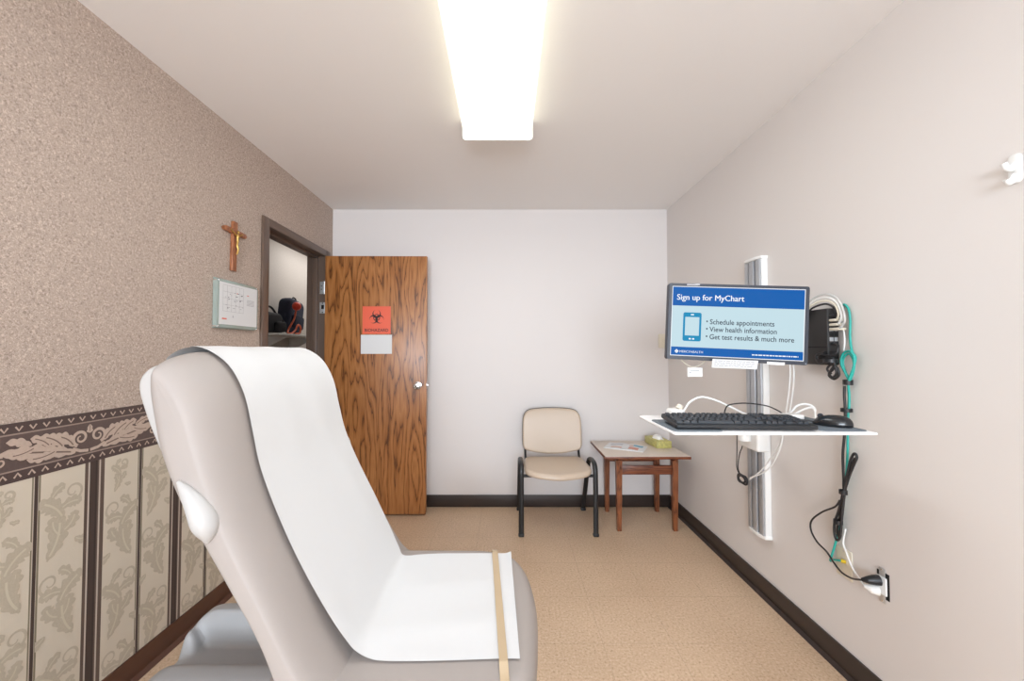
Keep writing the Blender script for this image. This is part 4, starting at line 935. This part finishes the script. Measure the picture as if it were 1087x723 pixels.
cable('charger_cable', 'coiled black lead hanging below the wall-mounted computer',
      [([(1.330, 1.645, 1.325), (1.322, 1.612, 1.318), (1.312, 1.606, 1.288), (1.304, 1.634, 1.276), (1.300, 1.682, 1.284), (1.298, 1.697, 1.266), (1.298, 1.673, 1.243), (1.302, 1.634, 1.252), (1.306, 1.616, 1.238), (1.308, 1.635, 1.214), (1.310, 1.645, 1.195), (1.314, 1.624, 1.183), (1.316, 1.604, 1.202), (1.314, 1.610, 1.231), (1.308, 1.632, 1.240), (1.306, 1.649, 1.221), (1.312, 1.636, 1.203)], 0.0045),
       ([(1.304, 1.655, 1.290), (1.298, 1.690, 1.277), (1.296, 1.685, 1.256), (1.298, 1.650, 1.262), (1.302, 1.620, 1.270), (1.306, 1.612, 1.250), (1.306, 1.620, 1.222), (1.306, 1.640, 1.205), (1.308, 1.625, 1.190), (1.312, 1.610, 1.210), (1.308, 1.616, 1.245)], 0.0045)],
      'cord_black', extra=(('cable_tie', tie(1.305, 1.630, 1.256, 0.024, 0.007), 'black'),))
for k, (dx, dz, lab, mat) in enumerate(((0.0, 0.0, 'black cable arching lowest over the wall-mounted computer', 'cord_black'), (0.008, 0.013, 'ivory cable arching over the wall-mounted computer, second from below', 'ivory'), (0.016, 0.026, 'white cable arching over the wall-mounted computer, third from below', 'cord_white'), (0.026, 0.039, 'pale grey cable arching highest over the wall-mounted computer', 'cord_grey'))):
    cable('video_cable' if k else 'display_cable', lab,
          [([(1.20, 1.800 + dz, 1.330), (1.262, 1.800 + dz, 1.385), (1.292, 1.775 + dz * 0.7, 1.425 + dz * 0.5), (1.300, 1.720, 1.474 + dz), (1.308, 1.660 - dz * 0.3, 1.488 + dz), (1.316, 1.627 - dz * 0.8, 1.474 + dz * 0.5), (1.320, 1.618 - dz * 1.1, 1.452 - dz * 0.8), (1.324, 1.625 - dz * 0.6, 1.441 - dz * 1.4)], 0.0042)],
          mat, group='cables over the small computer',
          extra=(('connector', B().box((1.316, 1.626 - dz * 0.6, 1.433 - dz * 1.4), (1.350, 1.6495, 1.4435 - dz * 1.4), 0.003), 'beige_plastic' if mat != 'cord_black' else 'black'),))
cable('audio_cable', 'white cable hanging beside the teal cable below the computer', [([(1.345, 1.645, 1.388), (1.346, 1.626, 1.388), (1.346, 1.612, 1.372), (1.345, 1.608, 1.330), (1.345, 1.614, 1.296)], 0.003)], 'cord_white')
cable('monitor_cable', 'white double cable hanging from the monitor down behind the tray',
      [([(1.24, 1.80, 1.33), (1.30, 1.86, 1.25), (1.308, 1.868, 1.177), (1.308, 1.882, 1.089), (1.306, 1.900, 1.0), (1.305, 1.915, 0.933), (1.304, 1.935, 0.842), (1.302, 2.005, 0.730), (1.300, 2.085, 0.668), (1.296, 2.17, 0.622)], 0.0034),
       ([(1.25, 1.80, 1.33), (1.312, 1.855, 1.25), (1.320, 1.860, 1.177), (1.320, 1.874, 1.089), (1.318, 1.894, 1.0), (1.316, 1.925, 0.928), (1.312, 1.957, 0.847), (1.308, 2.042, 0.735), (1.303, 2.10, 0.672), (1.296, 2.175, 0.612)], 0.0034)], 'cord_white')
cable('coiled_cable', 'thin black lead coiled in front of the wall track below the tray',
      [([(1.20, 2.10, 0.955), (1.285, 2.27, 0.900), (1.305, 2.302, 0.852), (1.305, 2.304, 0.724), (1.303, 2.305, 0.643), (1.296, 2.268, 0.612)], 0.0026),
       ([(1.20, 2.05, 0.96), (1.28, 2.22, 0.90), (1.300, 2.256, 0.861), (1.298, 2.236, 0.784), (1.298, 2.266, 0.723), (1.296, 2.280, 0.650), (1.292, 2.255, 0.616)], 0.0026),
       ([(1.292, 2.232 + 0.042 * math.cos(a), 0.596 + 0.024 * math.sin(a) + 0.004 * math.sin(3 * a)) if True else None for a in [2 * PI * i / 14 for i in range(15)]], 0.006),
       ([(1.286, 2.228 + 0.030 * math.cos(a), 0.598 + 0.016 * math.sin(a)) for a in [2 * PI * i / 12 + 0.6 for i in range(13)]], 0.005)], 'cord_black')
cable('scanner_cable', 'white cable arching up behind the left end of the keyboard',
      [([(0.668, 1.56, 1.052), (0.690, 1.575, 1.066), (0.716, 1.58, 1.098), (0.762, 1.585, 1.116), (0.816, 1.585, 1.104), (0.860, 1.58, 1.084), (0.904, 1.575, 1.062), (0.94, 1.57, 1.046)], 0.0038)], 'cord_white')
cable('looped_cable', 'white cable looped on the tray behind the mouse',
      [([(1.085, 1.575, 1.047), (1.115, 1.585, 1.062), (1.135, 1.588, 1.080), (1.160, 1.588, 1.088), (1.19, 1.590, 1.084), (1.21, 1.592, 1.066), (1.212, 1.60, 1.045), (1.205, 1.60, 0.99)], 0.0042),
       ([(1.085, 1.560, 1.046), (1.115, 1.565, 1.055), (1.15, 1.570, 1.070), (1.185, 1.578, 1.076), (1.203, 1.585, 1.058), (1.206, 1.588, 1.02)], 0.0042)], 'cord_white')
cable('keyboard_cable', 'thin black cord arching up behind the keyboard',
      [([(0.785, 1.462, 1.062), (0.802, 1.49, 1.076), (0.827, 1.51, 1.094), (0.879, 1.52, 1.100), (0.931, 1.525, 1.097), (0.983, 1.525, 1.088), (1.025, 1.53, 1.070), (1.06, 1.55, 1.052)], 0.0024)], 'cord_black')
t = thing('barcode_scanner', 'small white handheld device behind the left end of the keyboard', 'device', (0.645, 1.535, 1.0405))
B().pillow(rrect(0.612, 1.505, 0.668, 1.565, 0.014), 1.0405, 1.078, 0.010, lambda a, c, tt: (a, c, tt), 0.014, 5).build('housing', 'white_plastic', t, 60)
B().tube([(0.652, 1.535, 1.078), (0.660, 1.535, 1.092)], [0.014, 0.010], 14).build('neck', 'beige_plastic', t, 60)
t = thing('usb_hub', 'white palm-sized hub on the tray between keyboard and mouse', 'hub', (1.055, 1.505, 1.0435))
B().box((1.022, 1.480, 1.0435), (1.088, 1.535, 1.062), 0.005, seg=3).build('housing', 'white_plastic', t)
B().box((1.040, 1.4785, 1.049), (1.056, 1.4805, 1.055)).build('port', 'dark_hole', t)

# ================================================================== WALL FITTINGS
t = thing('data_outlet', 'ivory data jack plate on the right wall with a yellow plug', 'wall plate', (XR, 1.652, 0.44))
B().box((XR - 0.0055, 1.616, 0.384), (XR - 0.0005, 1.692, 0.500), 0.002).build('plate', 'ivory', t)
B().box((XR - 0.0075, 1.638, 0.440), (XR - 0.005, 1.668, 0.464), 0.001).build('jack', 'beige_plastic', t)
for z in (0.394, 0.490): B().lathe([(0.003, 0), (0.003, 0.001)], 10, 0, Matrix.Translation((XR - 0.0055, 1.654, z)) @ Matrix.Rotation(-PI / 2, 4, 'Y')).build('screw', 'steel', t)
t = thing('power_outlet', 'uncovered wall power socket near the floor with two plugs in it', 'socket', (XR, 1.487, 0.447))
B().box((XR - 0.002, 1.464, 0.402), (XR - 0.0005, 1.512, 0.496), 0.0005).build('wall_box', 'dark_hole', t)
B().box((XR - 0.009, 1.470, 0.416), (XR - 0.002, 1.508, 0.480), 0.003).build('receptacle', 'white_plastic', t)
b = B().box((XR - 0.005, 1.477, 0.386), (XR - 0.003, 1.500, 0.510), 0.0008)
b.build('mounting_strap', 'steel', t)
for z in (0.392, 0.504): B().lathe([(0.003, 0), (0.003, 0.002)], 10, 0, Matrix.Translation((XR - 0.0045, 1.488, z)) @ Matrix.Rotation(-PI / 2, 4, 'Y')).build('screw', 'chrome', t)
t = thing('light_switch', 'ivory light switch plate on the far wall beside the monitor', 'light switch', (1.315, YB, 1.38))
B().pillow(rrect(1.282, 1.322, 1.352, 1.440, 0.005), YB - 0.007, YB - 0.0005, 0.003, lambda a, c, tt: (a, tt, c), 0.004, 3).build('plate', 'ivory', t)
B().box((1.312, YB - 0.016, 1.374), (1.322, YB - 0.006, 1.394), 0.002).build('toggle', 'ivory', t)
t = thing('coat_hook', 'white double coat hook on the right wall near the camera', 'coat hook', (XR, 1.075, 1.78))
B().pillow(rrect(1.055, 1.742, 1.085, 1.822, 0.012), XR - 0.008, XR - 0.0005, 0.004, lambda a, c, tt: (tt, a, c), 0.004, 3).build('back_plate', 'white_plastic', t, 60)
B().tube(spline([(XR - 0.006, 1.070, 1.790), (XR - 0.020, 1.070, 1.782), (XR - 0.030, 1.070, 1.786), (XR - 0.035, 1.070, 1.797)], 6), [0.010] * 6 + [0.008] * 6 + [0.007] * 6 + [0.008], 12).build('prong', 'white_plastic', t, 60)
B().tube(spline([(XR - 0.006, 1.070, 1.762), (XR - 0.016, 1.070, 1.748), (XR - 0.024, 1.070, 1.745), (XR - 0.029, 1.070, 1.753)], 6), [0.010] * 6 + [0.008] * 6 + [0.007] * 6 + [0.008], 12).build('prong', 'white_plastic', t, 60)

# ================================================================== LIGHT, WORLD, CAMERA
def area(name, loc, rot, sx_, sy_, power, col):
    l = bpy.data.lights.new(name, 'AREA'); l.shape = 'RECTANGLE'; l.size = sx_; l.size_y = sy_; l.energy = power; l.color = col
    o = bpy.data.objects.new(name, l); COL.objects.link(o); o.location = loc; o.rotation_euler = rot; return o
area('hall_fill', (-1.97, 4.7, H - 0.02), (0, 0, 0), 0.3, 1.2, 4.5, (1.0, 0.97, 0.94))  # unseen area light added to brighten the hallway, without a fixture
wl = area('window_fill', ((WX0 + WX1) / 2, YR - 0.16, (WZ0 + WZ1) / 2), (math.radians(90), 0, 0), WX1 - WX0 - 0.1, WZ1 - WZ0 - 0.1, 85, (0.80, 0.90, 1.0))  # added fill light outside the rear window, standing in for sky
wd = bpy.data.worlds.new('world'); SC.world = wd; wd.use_nodes = True
bg = wd.node_tree.nodes['Background']; bg.inputs[0].default_value = (0.80, 0.89, 1.0, 1); bg.inputs[1].default_value = 1.0

cam = bpy.data.cameras.new('camera'); co = bpy.data.objects.new('camera', cam); COL.objects.link(co)
cam.sensor_fit = 'HORIZONTAL'; cam.sensor_width = 36; cam.lens = 430 / 1087 * 36; cam.shift_x = 6.5 / 1087; cam.clip_start = 0.02
co.location = (0, 0, 1.294); co.rotation_euler = (math.radians(91.53), 0, 0)
SC.camera = co
for o in bpy.data.objects:
    for k in ('_org', '_local'):
        if k in o: del o[k]
vs_ = SC.view_settings
SC.display_settings.display_device = 'sRGB'
vs_.view_transform = 'Standard'; vs_.look = 'None'; vs_.gamma = 1.0; vs_.exposure = 1.0; vs_.use_curve_mapping = False
cy = SC.cycles
cy.max_bounces = 10; cy.diffuse_bounces = 7; cy.use_denoising = True; cy.sample_clamp_indirect = 8
